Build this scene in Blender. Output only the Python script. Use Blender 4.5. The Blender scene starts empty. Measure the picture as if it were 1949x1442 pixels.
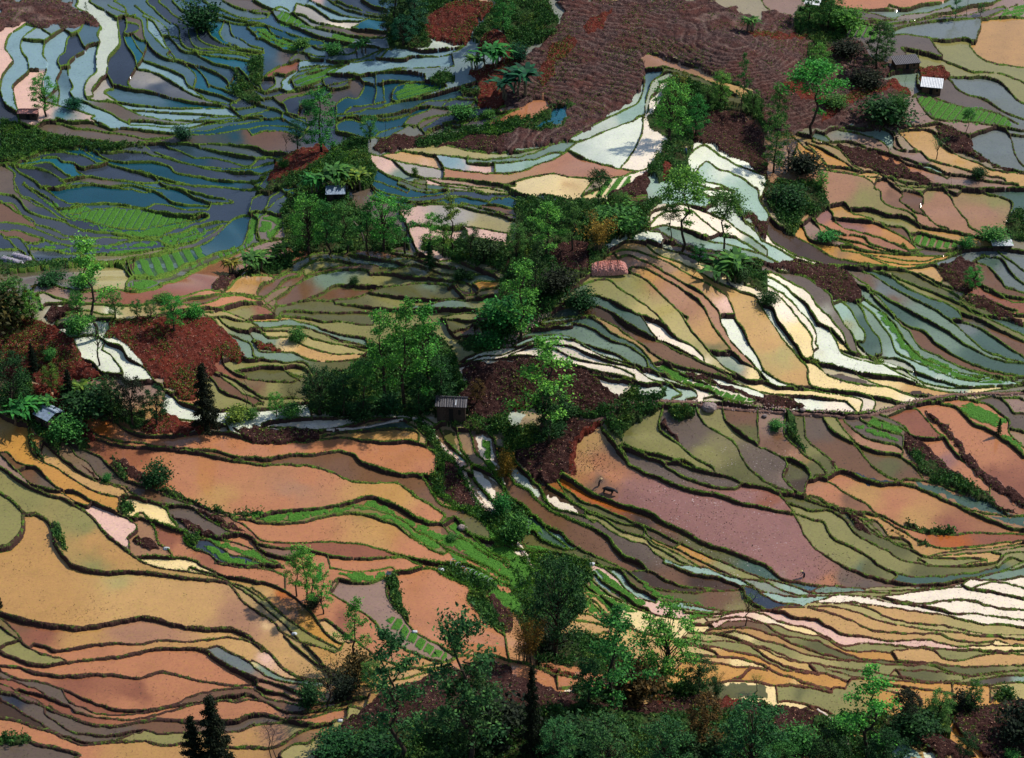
import bpy, math, random
import numpy as np
from mathutils import Vector
R=math.radians
# ---------------------------------------------------------------- camera, sky, sun, exposure
sc=bpy.context.scene; C=sc.collection
DEP=R(32); DIST=364.; HF=R(30)
CAM=np.array([0.,-DIST*math.cos(DEP),DIST*math.sin(DEP)])
cd=bpy.data.cameras.new('camera'); cam=bpy.data.objects.new('camera',cd); C.objects.link(cam)
cam.location=CAM; cam.rotation_euler=(math.pi/2-DEP,0,0)
cd.sensor_fit='HORIZONTAL'; cd.angle=HF; cd.clip_start=1; cd.clip_end=20000
sc.camera=cam
w=bpy.data.worlds.new('World'); sc.world=w; w.use_nodes=True
sky=w.node_tree.nodes.new('ShaderNodeTexSky'); sky.sky_type='NISHITA'; sky.sun_disc=False
SUN_EL,SUN_AZ=R(48),R(62)      # azimuth from +Y towards +X
sky.sun_elevation=SUN_EL; sky.sun_rotation=SUN_AZ
bg=w.node_tree.nodes['Background']; bg.inputs['Strength'].default_value=.055
w.node_tree.links.new(sky.outputs[0],bg.inputs['Color'])
sd=bpy.data.lights.new('sun','SUN'); sd.energy=2.4; sd.angle=R(1.2); sd.color=(1,.91,.80)
so=bpy.data.objects.new('sun',sd); C.objects.link(so)
sv=Vector((math.cos(SUN_EL)*math.sin(SUN_AZ),math.cos(SUN_EL)*math.cos(SUN_AZ),math.sin(SUN_EL)))
so.rotation_euler=sv.to_track_quat('Z','Y').to_euler(); so.location=(0,0,300)
sc.view_settings.view_transform='Standard'; sc.view_settings.look='None'; sc.view_settings.gamma=1
sc.view_settings.exposure=1.02

# traced bank lines, plots and colours, per survey tile
DATA="""
T 0 0
#u 0 0 53 0 57 6 66 9 73 17 72 19 62 18 58 21 47 22 40 19 28 20 19 16 10 19 0 22
19 17 12 22 6 27 4 36 8 42 10 46 5 52 1 60 1 70 4 78 12 83 15 89
28 19 20 25 15 31 16 38 20 44 21 52 17 57 10 63 10 70 12 78 15 88
47 21 40 26 33 32 32 40 35 47 34 54 32 61 33 68
61 18 58 23 50 28 48 38 44 42 43 47 45 52 42 59 44 68 43 76
74 20 72 26 74 32 65 34 62 38 55 43 51 48 51 56 54 64 52 68 55 73 62 76
57 0 57 5 66 9 72 16 75 20
60 30 62 35
24 30 33 31
23 52 33 52
45 50 52 49
74 32 72 38 71 46 72 53 66 59 63 66 64 73 69 72 69 68 74 60 79 55 80 46 82 41 86 36 89 31 88 20 87 14 80 9 70 3 66 0
79 55 82 60 84 65 79 66 77 69 81 71 86 75
86 14 92 12 94 16 93 21 92 24 94 26
94 10 92 5 84 0
80 3 88 8 95 11 104 14 106 20 107 28 108 32
94 16 99 17 103 19 102 23 94 26 92 26 94 33 97 38 100 44 101 50 98 56 95 62 97 66 88 64
97 26 100 32 104 38 106 42 102 50 110 52 120 56 130 62 138 68 148 73 163 77
99 26 104 30 108 31 108 36 106 44 112 47 118 49 124 51 130 54 136 57 139 63 143 67 150 72 160 76 175 77
109 32 116 40 124 44 134 46 142 52 145 58 144 64
106 11 114 16 119 24 123 34 126 38 125 42 136 46 145 50 152 58 155 65
100 3 106 8 112 12 119 16 124 22 126 28 130 32 136 38 150 40 160 42 180 44 194 45
108 0 116 8 124 15 131 18 133 24 134 32 140 37 152 39 172 40 190 43
118 0 126 8 138 17 140 24 142 32 146 36 158 37 178 39 195 40
144 18 146 24 148 30 156 34 165 36 180 37 195 39
154 20 157 28 166 33 178 36 195 38
164 20 163 25 167 31 176 35 
170 18 172 26 180 30 186 34 195 36
180 21 190 26 195 30
128 0 135 7 145 12 160 14 175 17 195 19
135 0 145 6 160 11 175 15 195 18
150 0 165 8 180 14 195 16
165 0 172 4 185 8 195 10
94 12 100 10
109 14 110 22 116 30 122 36
120 26 131 28
126 38 133 46 150 50 160 54 168 60 170 66
145 39 158 47 170 50 175 52 172 60 168 65 175 66 185 68 195 72
177 50 183 58 188 64 195 70
156 64 168 68 178 73 171 78 175 82 185 80 195 78
162 78 170 80 178 86 190 86
140 66 150 68 158 70 170 74
97 66 112 69 126 73 140 76 152 77 163 78
65 75 78 76 90 77 100 79 110 80 125 81 140 81 155 80 165 80
62 76 70 80 80 84 90 90 96 92 98 90 112 91 130 92 148 90 165 89 180 87 195 86
80 75 90 79 98 83 108 87 125 89 140 89 155 87 175 86
98 82 110 83 130 84 150 85 172 86
96 90 96 93 110 94 125 95 142 94 152 91 165 90
33 76 45 79 55 82 70 87 68 89 76 93 80 95
42 89 52 91 66 91 76 94 84 97 92 96 104 97 120 99 135 99 150 94 170 90 195 86
33 91 42 91 54 94 66 96 78 98 90 100 99 101 104 103 115 103 128 102 140 99 155 97 170 93 195 89
14 92 24 95 35 98 48 102 60 103 78 106 95 107 108 106 125 103 138 101 160 100 180 97 195 93
0 122 15 119 30 113 45 111 62 111 80 113 95 109 110 107 125 107 145 108 160 108 180 109 195 110
4 121 20 117 38 112 50 113 62 116 72 122 78 122
10 121 25 118 40 116 47 120 56 122 62 125 76 123
10 122 25 121 36 120 42 124 48 130 52 132
12 122 26 124 36 127 43 132 48 137
60 110 70 117 80 121 88 124 105 129 120 133 138 138 155 139 175 139 195 138
68 110 76 116 82 119 95 121 110 121 125 124 130 129 145 132 160 134 180 134 195 131
80 113 92 112 105 113 115 116 130 120 145 124 158 127 175 128 195 126
110 110 120 116 128 119 145 124 155 125 170 126 185 125 195 124
125 110 135 114 145 118 160 118 175 121 185 122 195 119
148 110 160 113 180 116 195 117
45 135 56 133 66 131 78 133 92 135 105 136 118 135 125 137
35 139 48 138 58 135 70 137 80 139 95 138 110 141 120 144
105 128 115 132 120 137 132 141 145 144
56 122 58 128 62 131
2 121 10 127 10 134 14 144
8 121 15 127 24 133 32 139
16 133 22 140 26 144
P@3,40;s@12,40;s@25,35;P@28,58;P@22,72;s@40,36;s@39,50;S@48,60;x@56,42;S@68,25;s@62,50;h@82,25;h@78,45;G@67,68;G@80,60;x@90,45;B@98,35;G@112,60;s@118,52;x@115,65;S@110,70;D@140,77;s@60,80;s@75,86;B@45,84;s@78,92;m@85,79;s@110,86;s@150,83;s@120,96;m@60,98;m@100,99;m@90,104;s@112,22;x@115,40;S@128,48;x@140,50;B@150,60;s@130,18;x@137,20;x@120,10;m@100,14;B@160,47;B@175,57;x@155,32;S@165,29;b@185,26;m@195,4;B@165,16;x@95,20;S@97,7;b@120,55;D@190,94;D@175,104;x@60,120;D@60,114;x@95,118;x@78,127;D@120,130;D@150,136;X@35,130;B@45,126;m@8,132;x@20,135;X@30,122;D@80,142;m@75,135;x@130,114;D@140,121;x@165,122;x@165,130;n@185,105;X@7,100;x@175,75;S@120,142
#g 14 94 30 98 48 104 80 108 108 108 80 112 60 110 40 111 20 117 3 120 0 122 0 90 8 90
#g 172 50 180 60 188 65 193 78 180 74 170 68 175 62
#g 185 45 195 42 195 64 188 62 183 52
T 1 0
0 0 12 6 20 8 30 10 33 4 
0 8 10 7 12 10 10 13 0 12
33 3 40 4 44 0
30 10 38 12 44 16 52 18 60 19 74 21 82 16 86 13
35 3 46 6 54 12 60 15 74 15 82 15 86 13
47 3 58 8 70 12 86 13 100 14
55 0 66 6 78 9 90 11 100 13
62 2 75 6 88 9 100 11
80 0 90 5 100 7
16 10 22 5 30 10 38 16 46 20 60 20 74 22 88 23 102 23
16 10 20 16 28 18 40 20 50 22 65 25 75 27 88 27 100 26
0 19 10 19 16 26 30 31 42 34 54 33
0 24 6 24 14 29 24 33 35 33 32 38 20 35 8 29 0 27
10 18 24 24 36 28 52 30 56 34 75 34
30 20 45 26 60 30 78 33 92 34
44 34 50 36 56 36 57 40 68 41 76 38
38 38 44 34 60 34
37 39 50 43 60 42
28 44 34 39 40 40 44 44 60 46 72 46 84 42 92 38 98 36 112 35 124 38 140 37 155 34
34 52 36 46 44 45 60 46
92 42 97 36
95 44 100 38 104 37
80 46 95 44 112 45 118 42 135 41 148 39 155 35 160 32
27 62 34 57 45 54 56 50 68 47 78 47
22 64 22 60 28 54 38 50 50 48
27 60 34 54 46 50 60 48
29 61 33 58 40 54 50 50 60 48 70 49
29 61 33 66 45 63 52 59 57 54 66 51 72 49
57 56 70 56 88 56 110 52 130 51 150 50
5 62 12 55 20 50 30 46 34 44
5 62 8 68 14 68 20 66 22 64
0 66 10 69 20 66 27 68 32 66
8 58 15 58 17 56 24 56
16 56 17 63 12 68
52 58 54 64 58 64 68 60 78 57 84 57
57 66 66 65 74 58 80 57
80 58 83 63 78 72 70 73 64 76 62 79
92 59 92 70
97 60 98 72 98 76 86 79 75 80 70 83
82 61 94 62 104 60 120 60 130 60
103 71 108 64 116 61 132 60 142 63 143 66 130 70 118 74 108 76 104 75
104 68 103 77 96 81 86 82 75 85 62 86
98 79 110 76 125 73 140 69 155 65 168 61
118 81 105 85 92 87 88 89 75 88 62 88
118 82 128 76 140 74 155 72 165 70
94 89 105 87 115 84 122 80 130 79 145 80 160 78 166 74
62 90 75 87 95 88
142 78 148 74 165 73
125 97 132 92 140 88 155 83 168 79
120 95 132 87 145 85 165 79
112 93 118 87 130 83
94 99 105 95 112 93 124 94
62 94 70 90 82 92
62 98 75 101 88 103 100 102
128 100 140 94 155 93 175 86 185 80
130 97 145 92 160 90 175 84 184 81
100 102 112 96
160 98 175 92 195 82
20 76 24 79 26 84
35 82 36 78 42 75 55 70 62 66 72 63
0 76 10 79 20 82 28 86 38 90 42 94
0 82 15 80 24 84 40 88
0 90 12 88 22 88 30 92 40 96
0 96 15 93 30 94 40 99
0 101 12 98 26 99 35 103
22 86 22 89 
84 56 100 54 118 54 128 56
22 77 28 73 40 69 52 65
8 76 18 71 30 68 44 65 52 63
0 110 10 113 20 114 27 115
0 115 12 116 26 119
0 122 10 121 20 119
0 129 10 127 18 124
0 135 8 131 16 129
0 139 6 137 11 134
#d 89 109 94 104 110 102 125 101 145 101 165 100 180 101 195 98 195 113 175 113 150 110 135 109 120 110 110 111 100 114
#r 165 38 170 28 180 22 188 26 195 30 195 78 188 77 180 80 168 80 168 60 160 57 160 55 175 48 190 42 172 37
#r 127 12 138 4 150 0 178 0 178 6 168 14 164 22 162 30 150 33 138 31 130 28 127 22
#r 10 133 22 118 38 110 52 107 58 110 52 114 50 120 40 128 25 133 12 136
#g 60 108 75 104 86 104 86 116 92 130 88 138 75 140 60 135 35 135 10 144 0 144 14 136 30 131 42 126 52 120
#g 100 35 100 14 110 0 150 0 138 6 128 14 128 26 135 32 130 36 112 36
#g 163 30 168 18 178 5 182 0 195 0 195 26 186 23 178 22 168 30
#g 130 58 140 54 150 57 150 62 142 63 132 60
#g 155 66 168 66 168 72 155 72
#g 150 98 168 95 182 92 195 88 195 97 180 100 160 100
#g 140 99 150 98 165 100 148 106 130 110 120 108
112 111 125 108 140 108 160 112 178 114 195 113
100 114 112 113 130 115 150 117 165 119 180 119 195 116
88 115 98 117 108 120 118 122 135 124 150 127 165 129 180 130 195 130
160 117 160 122 172 122 195 120
180 124 180 128
95 116 104 119 110 124 116 129 130 132 150 134 170 136 195 137
140 122 142 126 142 132
120 134 130 133 140 136 160 138 195 141
88 115 88 120 96 128 108 132 122 136 145 138 170 142
88 124 100 130 118 137 128 140 150 141
88 132 98 137 115 143
128 133 128 138
W@62,17;G@50,12;s@25,5;m@5,4;s@65,12;B@90,18;P@44,1;S@60,4;m@95,24;x@80,4;S@50,37;S@47,41;B@5,27;D@20,26;b@40,27;x@60,34;s@80,51;s@120,46;s@140,45;s@105,41;S@96,40;h@130,34;m@30,41;r@22,51;m@12,60;x@9,65;s@25,60;s@45,47;S@45,52;m@42,68;x@58,60;x@72,70;m@60,80;x@30,79;D@70,80;D@86,65;D@99,67;D@110,67;b@100,58;m@75,62;x@80,81;D@65,85;D@80,92;D@120,85;D@95,95;m@135,88;x@150,76;x@155,88;x@100,86;r@188,88;R@183,88;x@178,90;n@12,103;D@12,92;b@30,90;D@12,97;x@55,100;g@130,113;g@165,116;P@120,120;y@115,118;q@185,117;s@150,119;P@105,121;G@125,127;P@175,125;R@165,132;t@180,134;P@140,136;g@180,142;q@188,122;V@125,137;e@115,133;D@95,135;D@8,122;X@5,130;s@75,84
#l/30,13,.8 18 16 22 8 30 11 38 17 46 20 50 22 28 19
#l/70,6,.75 2 22 8 20 16 27 30 32 35 34 32 38 18 33 8 28
#l/65,6,.7 58 27 66 24 76 29 74 33 62 31
#l/65,10,.7 30 62 40 55 52 50 62 47 70 48 60 56 44 64 34 64
#l/70,9,.75 106 70 114 62 125 62 140 62 138 68 120 73 108 74
T 2 0
#u 40 0 30 0 50 0 90 0 115 0 150 0 172 6 195 20 195 75 170 62 145 50 125 44 110 40 101 42 104 52 102 65 92 78 75 88 60 97 48 104 20 108 0 113 0 98 15 95 45 85 40 78 0 80 0 45 18 40 38 25 44 10
#r 0 26 14 27 16 40 10 50 0 50
#g 0 0 32 0 40 15 38 26 20 33 8 40 0 28
#g 0 90 8 88 18 88 30 84 36 80 55 77 42 82 48 88 40 95 25 98 12 96 0 100
#B 36 81 45 79 47 86 40 92 30 95 22 95 34 88
#R 0 84 22 73 30 70 34 78 24 88 12 87 0 91
0 80 18 74 20 77 8 82 0 87
101 42 106 40 115 41 125 44 136 48 146 50 155 55 165 60 176 65 184 71 195 76
100 44 102 50 104 52 110 51 117 51 117 54 110 60 105 75 104 84 102 90
117 50 128 51 140 55 152 60 160 65 170 70 178 76
116 55 124 53 135 58 150 64 160 68
128 57 140 60 155 65
103 52 104 60 102 70 97 78 86 84 75 89 62 96 50 102 46 104
116 60 122 58 130 60 150 66 
115 60 114 66 108 75 106 84 103 88 102 100 98 108 92 116 87 122
103 86 96 90 88 93 76 98 64 103 54 107 46 112
0 112 12 112 25 109 38 104 48 104 57 105
0 119 10 117 22 113 35 107 46 104
0 123 10 120 22 118 34 113 42 112 48 113 55 116 65 119 78 122 92 125 102 125 108 122 115 116 118 110
46 113 40 117 30 121 18 126 8 129 0 130
0 136 12 135 24 132 36 130 48 131 65 131 82 130 95 127 102 125
64 131 70 134 72 138 58 144
66 134 60 141 57 144
103 88 100 87 96 90
#d 142 90 150 84 165 83 175 84 184 88 192 100 195 118 195 132 186 128 178 122 165 115 155 108 148 106 141 104 137 100
#g 116 66 128 56 140 62 155 70 170 72 184 74 195 80 195 100 184 86 165 82 150 83 142 90 137 100 141 104 136 115 136 125 138 132 130 134 115 134 105 128 110 120 118 110 122 104 108 96 105 90 112 80 118 72
#r 118 120 123 124 126 130 117 134 119 128 116 124
137 114 142 109 148 107 156 112 165 118 174 124 184 128 193 132 194 138 191 144
136 114 136 123 138 128 143 126 148 119 152 119 160 125 170 130 180 136 188 144
140 133 146 132 152 135 160 138 168 142 170 144
145 138 155 140 160 144
#l/35,15,.6 60 142 70 138 75 133 82 131 95 130 94 137 85 143 62 144
#d 96 134 106 126 108 134 104 144 80 144
#V 161 76 172 70 178 77 174 80 163 80
T@112,46;g@135,53;y@170,66;V@155,62;S@110,56;q@95,83;h@75,93;w@112,70;W@115,100;W@110,92;w@85,108;h@60,115;e@25,115;e@10,113;e@40,109;q@8,122;R@60,122;t@30,131;y@45,138;c@30,138;l@20,124;w@155,112;w@170,122;w@165,130;w@185,137;w@155,140;W@100,128;v@125,60;q@140,60
T 3 0
#u 0 7 12 10 22 12 25 20 60 24 62 30 75 32 80 42 95 48 95 54 88 58 98 60 106 68 111 71 104 72 108 95 100 95 75 94 55 93 45 97 35 95 24 98 15 100 0 90
#r 16 65 26 60 40 70 50 77 62 72 72 66 88 65 98 58 108 64 112 70 104 71 96 66 84 70 70 76 60 80 50 88 44 92 48 82 46 78 30 74
#g 35 33 48 40 54 50 48 58 35 60
#g 24 10 40 0 55 4 64 20 60 30 52 36 40 33 25 24
0 0 4 6 10 9 22 11
55 3 65 6 80 7 95 7 108 7 120 4 132 3 140 0
58 5 68 10 82 14 98 15 115 14 128 11 145 8 155 5 170 3 180 0
65 7 80 9 95 13 110 10 125 9 140 5
62 11 72 15 85 15 100 14 
95 4 104 7 98 7
56 12 65 16 80 16 95 17 110 16 125 13 150 11 165 8 180 5
64 16 78 17 90 20 100 20
93 23 105 19 120 16 140 14 160 14 180 13 195 14
163 14 162 22 160 29 158 31 155 33 160 40 168 46 180 49 195 51
163 14 170 12 182 7 190 4
93 26 105 25 120 28 135 30 150 29 158 31
125 29 130 37 134 42
105 36 115 38 130 42 140 46 155 53 165 54 180 56 195 63
104 36 107 41 104 44
95 55 105 53 115 52 117 49 117 45
116 52 116 62 118 67 113 71
138 56 150 57 165 57 175 60 182 66 188 73 195 78
120 52 135 55 140 58 145 64 152 69 165 73 175 80 185 86 195 90
113 72 118 68 125 70 135 74 150 79 165 82 178 86 190 93
116 73 120 80 124 86 132 90 150 91 165 93 180 95 195 98
107 94 118 94 128 92 135 93 150 100 155 101
#l/35,12,.8 115 72 120 70 135 75 150 79 165 82 178 86 187 93 186 95 165 92 150 91 135 90 125 86 120 80
#l/28,13,.7 64 17 78 18 92 21 93 24 86 28 76 28 64 26 60 22
#l/80,7,.7 176 12 190 5 195 5 195 14 180 13
#r 117 50 128 48 140 54 136 57 122 58 128 66 118 64
#d 128 95 135 93 150 100 155 104 158 112 172 123 190 128 180 128 165 121 150 114 138 110 132 105 130 98
155 101 165 97 175 95 182 97 186 104 188 115 192 122 195 125
155 101 154 108 160 113 168 120 178 125 195 129
186 99 195 101
50 96 60 94 75 96 88 95 95 97 98 102 98 108 104 112 115 112 112 110 108 106 104 101 102 97 112 96 124 96 130 100 134 107 146 115 160 121 172 127 195 130
98 98 101 106 103 109
58 95 75 99 88 104 94 110 96 114 104 117 115 121 125 127 140 130 150 131 165 135 190 138
53 105 65 105 78 110 90 113 100 116 108 121 117 123 130 128 138 133
118 112 124 118 132 122 145 125 160 130 180 134
118 122 126 124 135 128
40 97 47 100 51 105 44 106 38 104
22 98 35 101 50 107 60 113 67 122 75 127
24 101 32 108 40 114 45 120 50 124 60 125 75 128
34 105 42 108 50 113 60 120 70 127
33 105 38 110 45 118 48 123
26 109 32 116 42 122 52 126 68 129 85 128 92 132
24 115 34 122 45 126 62 129 80 131 95 132 110 136 125 137 140 139 160 141 195 140
28 124 45 126 60 129 75 131 82 135 87 144
87 130 85 134
86 133 96 132 102 138 105 142 103 144
92 132 98 136 105 141
96 131 106 136 114 141 118 144
108 136 120 138 135 140 145 144
#d 56 107 70 110 85 114 100 121 115 128 128 135 125 137 108 134 90 129 75 126 65 118 58 111
R@90,2;m@75,12;Z@85,10;e@100,12;m@95,18;M@15,3;M@165,4;M@130,12;Z@120,22;e@105,24;t@178,32;m@108,30;v@140,38;v@125,45;e@108,58;m@145,75;Z@165,67;v@190,60;V@170,76;M@112,80;M@120,88;M@150,95;Z@165,108;Z@175,118;Z@190,110;y@115,102;y@135,112;y@165,126;M@75,104;e@65,98;q@92,105;M@100,104;M@85,110;R@100,121;y@130,124;M@115,118;q@122,125;M@145,134;E@45,102;y@45,104;o@38,117;o@52,118;t@35,120;e@28,120;T@60,140;T@90,138;v@110,139;y@84,131;T@45,130;v@125,141;Z@190,93;m@170,143;v@188,70
T 0 1
30 4 45 3 55 1 70 1 85 3 95 4 105 6 115 6 122 10 130 14 145 15 165 15
32 6 45 13 60 16 75 15 88 16 100 18 108 19 115 16 125 17 135 20 150 20 155 19
100 0 115 3 130 4 140 8 150 12 165 14 172 13
125 0 140 2 155 3 168 2 180 3 195 5
132 4 142 7 155 10 165 11 172 12
42 20 55 23 68 20 84 18 100 19 115 21 128 23 140 24 150 23
18 1 28 6 38 13 42 18 47 19 60 17
32 12 40 18 50 26 62 28 75 31 90 34 105 34 120 31 135 28 145 25 152 23 155 25 150 28 140 31 128 35 118 40
#l/32,12,.8 42 21 55 16 70 19 90 19 110 21 128 23 140 24 139 28 120 31 105 33 90 34 78 32 60 28 50 26
#l 32 12 43 17 42 19 32 15
#l 66 31 85 35 105 35 120 32 140 28 143 30 125 36 105 39 80 36
10 0 11 5 16 8 24 12 32 17
0 6 10 9 15 13 18 18 25 23 35 26 48 29 58 34 70 36 85 37 100 39 118 40 135 37 150 31 165 27
18 12 26 16 34 19 44 26 50 28
0 12 8 17 14 22 24 27 26 31
0 13 10 15 15 22 23 29
0 28 15 30 28 34 38 38 45 41 60 41 80 40 100 41 118 42
26 30 40 34 50 39 65 40
0 34 12 35 24 39 32 41 32 44 25 45 15 42
0 38 6 40 14 41 20 47 22 51
3 41 8 43 13 49
0 50 12 50 20 54 28 58
20 46 32 43 45 46 65 47 85 46 100 43 118 43 128 47 140 45 155 38 164 31
22 50 35 50 50 53 62 53
#l/85,11,.7 35 43 45 44 60 46 80 44 100 42 102 44 85 47 65 48 45 46 36 45
#l/85,11,.7 21 46 35 47 50 50 65 50 85 49 105 45 117 44 110 49 95 52 80 53 62 52 45 50 25 49
#l 119 42 135 37 145 33 148 35 130 42 120 45
#l 122 45 135 41 148 36 153 33 154 35 142 43 130 47 122 47
118 43 130 46 133 42 145 38 155 34 165 30
132 48 134 45 142 43 150 40
#x 22 52 40 50 60 53 60 57 40 58 28 58
22 53 30 59 45 58 60 58
60 56 75 54 85 54 100 53 115 50 130 48
82 62 92 57 105 56 118 54 132 51 150 46 162 38 168 30 175 24 185 22 195 21
84 60 95 59 110 54 125 50 135 46
96 65 100 60
95 61 98 67 105 69 120 68 135 64 152 57 165 52 178 48 183 40 185 30 186 22
#l/-30,20,.65 97 60 104 57 115 55 125 52 140 48 148 49 156 55 148 60 135 64 120 66 108 69 100 66
#l/-25,14,.7 162 54 170 50 178 46 184 46 184 50 172 53 164 56
#l 96 72 100 70 112 70 118 74 105 77 97 76
#l 183 30 186 23 193 23 189 36 187 45 183 46
190 24 192 28 190 40 195 42
94 77 94 72 100 68 118 69 132 65 140 62 150 58
94 76 104 78 116 75 128 71 145 66 158 60 175 53 190 46 195 45
76 77 88 77 100 79 112 77 120 75
0 68 20 67 40 65 60 63 75 63 88 64 97 68
#g 0 58 20 59 40 58 60 58 60 63 40 64 20 67 0 68
24 76 40 75 52 77 60 79 76 77
31 92 34 89 42 88 55 88 68 88 80 89 95 89 106 89 112 86 120 84 135 83 145 81 155 80 165 81 175 82 195 84
24 84 32 81 42 84 50 86
41 105 45 98 54 94 64 93 75 96 85 97
43 106 60 103 70 100 90 101 110 100 125 98 132 95 145 94 155 95 165 93 180 89 195 91
118 92 130 88 140 85 155 84 175 82
120 94 132 90 145 91 158 88 170 84 185 85 195 88
110 100 122 97 135 96 150 93 165 94 175 98 185 103 195 106
152 99 165 98 175 101 190 105
165 82 170 75 182 68 195 63
155 80 162 78 168 74 178 66 188 62 195 62
165 102 175 108 185 110 188 114 195 118
160 103 168 110 178 114 186 120 190 127
186 110 188 108 195 110
#d 157 75 165 70 175 66 178 67 170 73 165 79 158 78
#g 182 66 195 63 195 68 184 69
#d 35 96 40 92 50 90 62 93 50 96 44 100 38 104 32 100
#r 81 104 90 101 110 101 130 98 145 100 155 99 165 106 175 118 182 128 178 133 165 128 158 132 160 140 152 144 113 144 105 134 95 122 85 115 77 112
#r 0 95 15 98 30 103 42 106 50 112 54 115 58 124 60 130 68 133 74 140 82 144 0 144
54 114 58 124 60 130 68 133 74 140 77 144
54 113 62 112 72 112 80 118 90 122 95 130 105 136 112 144
76 122 84 130 90 138 93 144
178 128 185 131 195 130
148 136 160 139 170 144
150 134 160 140 168 144
165 130 168 136 178 142 190 144
174 136 185 137 195 136
D@80,8;D@130,9;D@175,1;x@165,8;x@22,10;n@5,18;x@30,24;X@60,34;n@12,36;x@10,46;x@24,48;m@25,70;m@45,70;g@85,70;M@40,79;r@100,82;r@140,72;r@170,64;g@185,54;w@45,91;w@80,92;v@55,98;n@145,87;n@130,86;R@170,88;v@180,94;v@180,107;e@185,124;w@66,120;w@66,135;w@92,130;D@175,35;x@148,42;D@163,48;E@130,56;r@163,133;v@190,132;v@175,144;t@185,75;m@120,53;g@160,101;w@80,104;e@190,113;t@192,100;D@150,26
T 1 1
0 22 8 21 18 23 25 20 32 12 44 5
0 12 8 8 18 3 30 0
0 24 10 18 14 10 22 4
6 22 14 17 24 8 38 2
20 4 30 9 42 10
#l 18 21 26 12 30 9 34 10 28 18 22 23
#l 24 23 32 12 36 10 42 11 34 24
#l 8 27 14 22 26 25 20 30 9 28
#l 6 36 8 29 14 30 11 38 7 38
#l 11 40 15 32 20 28 23 29 18 37 13 41
#l 0 23 6 23 3 35 0 44
4 44 4 36 6 26 10 23
6 44 14 42 20 34 28 25 34 22
0 46 10 44 20 41
14 41 20 41 26 40
0 52 10 50 20 48 30 46
86 0 92 5 105 9 120 11 135 9 150 6 165 6 180 7 195 8
88 2 94 9 108 12 125 14 140 12 155 10 165 11 178 12 190 10 195 11
88 10 96 12 110 15 125 14 140 15 160 16 180 17 195 18
108 0 118 4 130 6 145 3 165 3 195 5
130 0 132 7
110 20 116 18 130 17 145 16 160 18 175 21 188 24 195 26
110 17 125 15 142 14
160 18 175 21 190 24
185 12 180 10 175 15
155 14 170 18 182 21 195 23
116 33 130 32 150 33 165 33 180 34 190 35
160 41 175 42 190 43
110 22 114 30 118 40
#g 22 52 40 52 32 56 28 62 20 66 0 66 0 60 15 56
0 63 12 62 20 60 28 60
0 69 8 69 15 69 24 66 30 60 38 56 46 53 56 52 68 53 80 54 92 56 105 57 112 60 115 60
14 69 16 72 8 75 4 80 4 83
16 72 28 67 38 66 38 63 46 58 60 57 72 58 82 60 
10 84 20 78 30 76 40 70 48 66 60 63 75 61 88 61 96 63
12 88 22 82 34 74 44 70 55 67 70 65 85 65 88 68 100 67 112 69 130 70 145 71 160 73 165 76
5 84 15 80 24 72 34 69 38 66
38 66 40 69 
68 54 78 51 95 50 110 50 125 52 130 55 138 58
66 52 75 49 92 49 110 52 122 53
96 64 108 63 120 60 130 63 142 66 155 67 168 66 185 66 188 70
100 56 110 54 120 56 130 57
108 57 118 56 130 60 140 61 150 63 165 65
139 59 148 57 160 60 170 64 180 68
138 61 150 62
40 87 50 83 58 78 65 76 80 76 100 77 112 76 120 73 135 73 148 75 152 79 158 85
18 90 30 88 40 87 55 87 70 86 80 84 90 80 100 77
145 77 150 74 155 79 162 80 163 75 175 72 188 71
165 76 168 80 167 85 175 83 188 80
#n 8 80 15 76 28 69 36 67 38 69 30 73 18 79 8 83
#n 44 86 52 83 58 79 70 78 85 78 94 79 88 82 78 85 60 87
20 97 22 94 30 93 50 96 70 96 95 95 115 92 130 91 145 87 160 86 175 83 188 81
18 88 16 96 20 98
15 92 18 90 30 88
0 84 6 84 10 88 15 92
0 86 8 89 14 94 15 96
0 89 8 92 16 96
0 99 15 98 25 97 35 98 45 100 52 103 65 103 80 105 90 106
0 101 12 101 28 100 34 102 45 105 55 110 68 113 85 116
0 106 12 106 28 105 38 106 50 110 60 116 70 118 82 120
0 104 10 108 25 108 40 112 48 116 60 119 75 121 82 121
2 109 12 113 22 112 30 114 38 120 48 124 60 127 75 127 83 127
0 116 8 118 15 123 22 126 32 127 42 132 60 133 80 131
0 118 6 124 20 126
#r 1 117 10 118 18 122 24 126 12 124 5 123
0 131 12 132 25 134 38 134 44 140
0 136 12 136 20 137 32 136 40 139 44 144
20 137 28 142 35 144
58 141 70 140 80 140
140 100 150 97 165 94 175 94
142 101 155 101 168 100 168 96
151 111 160 106 168 102
146 110 152 114 165 112
#n 152 111 160 106 170 102 170 110 155 112
#g 138 52 170 50 195 48 195 66 180 64 160 59 145 56
#g 150 118 165 113 180 120 170 124 160 126
#g 125 42 155 42 195 45 195 50 140 53 125 50
154 134 162 129 175 124 195 121
158 133 170 129 185 127 195 126
148 139 160 133 180 131 195 128
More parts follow.
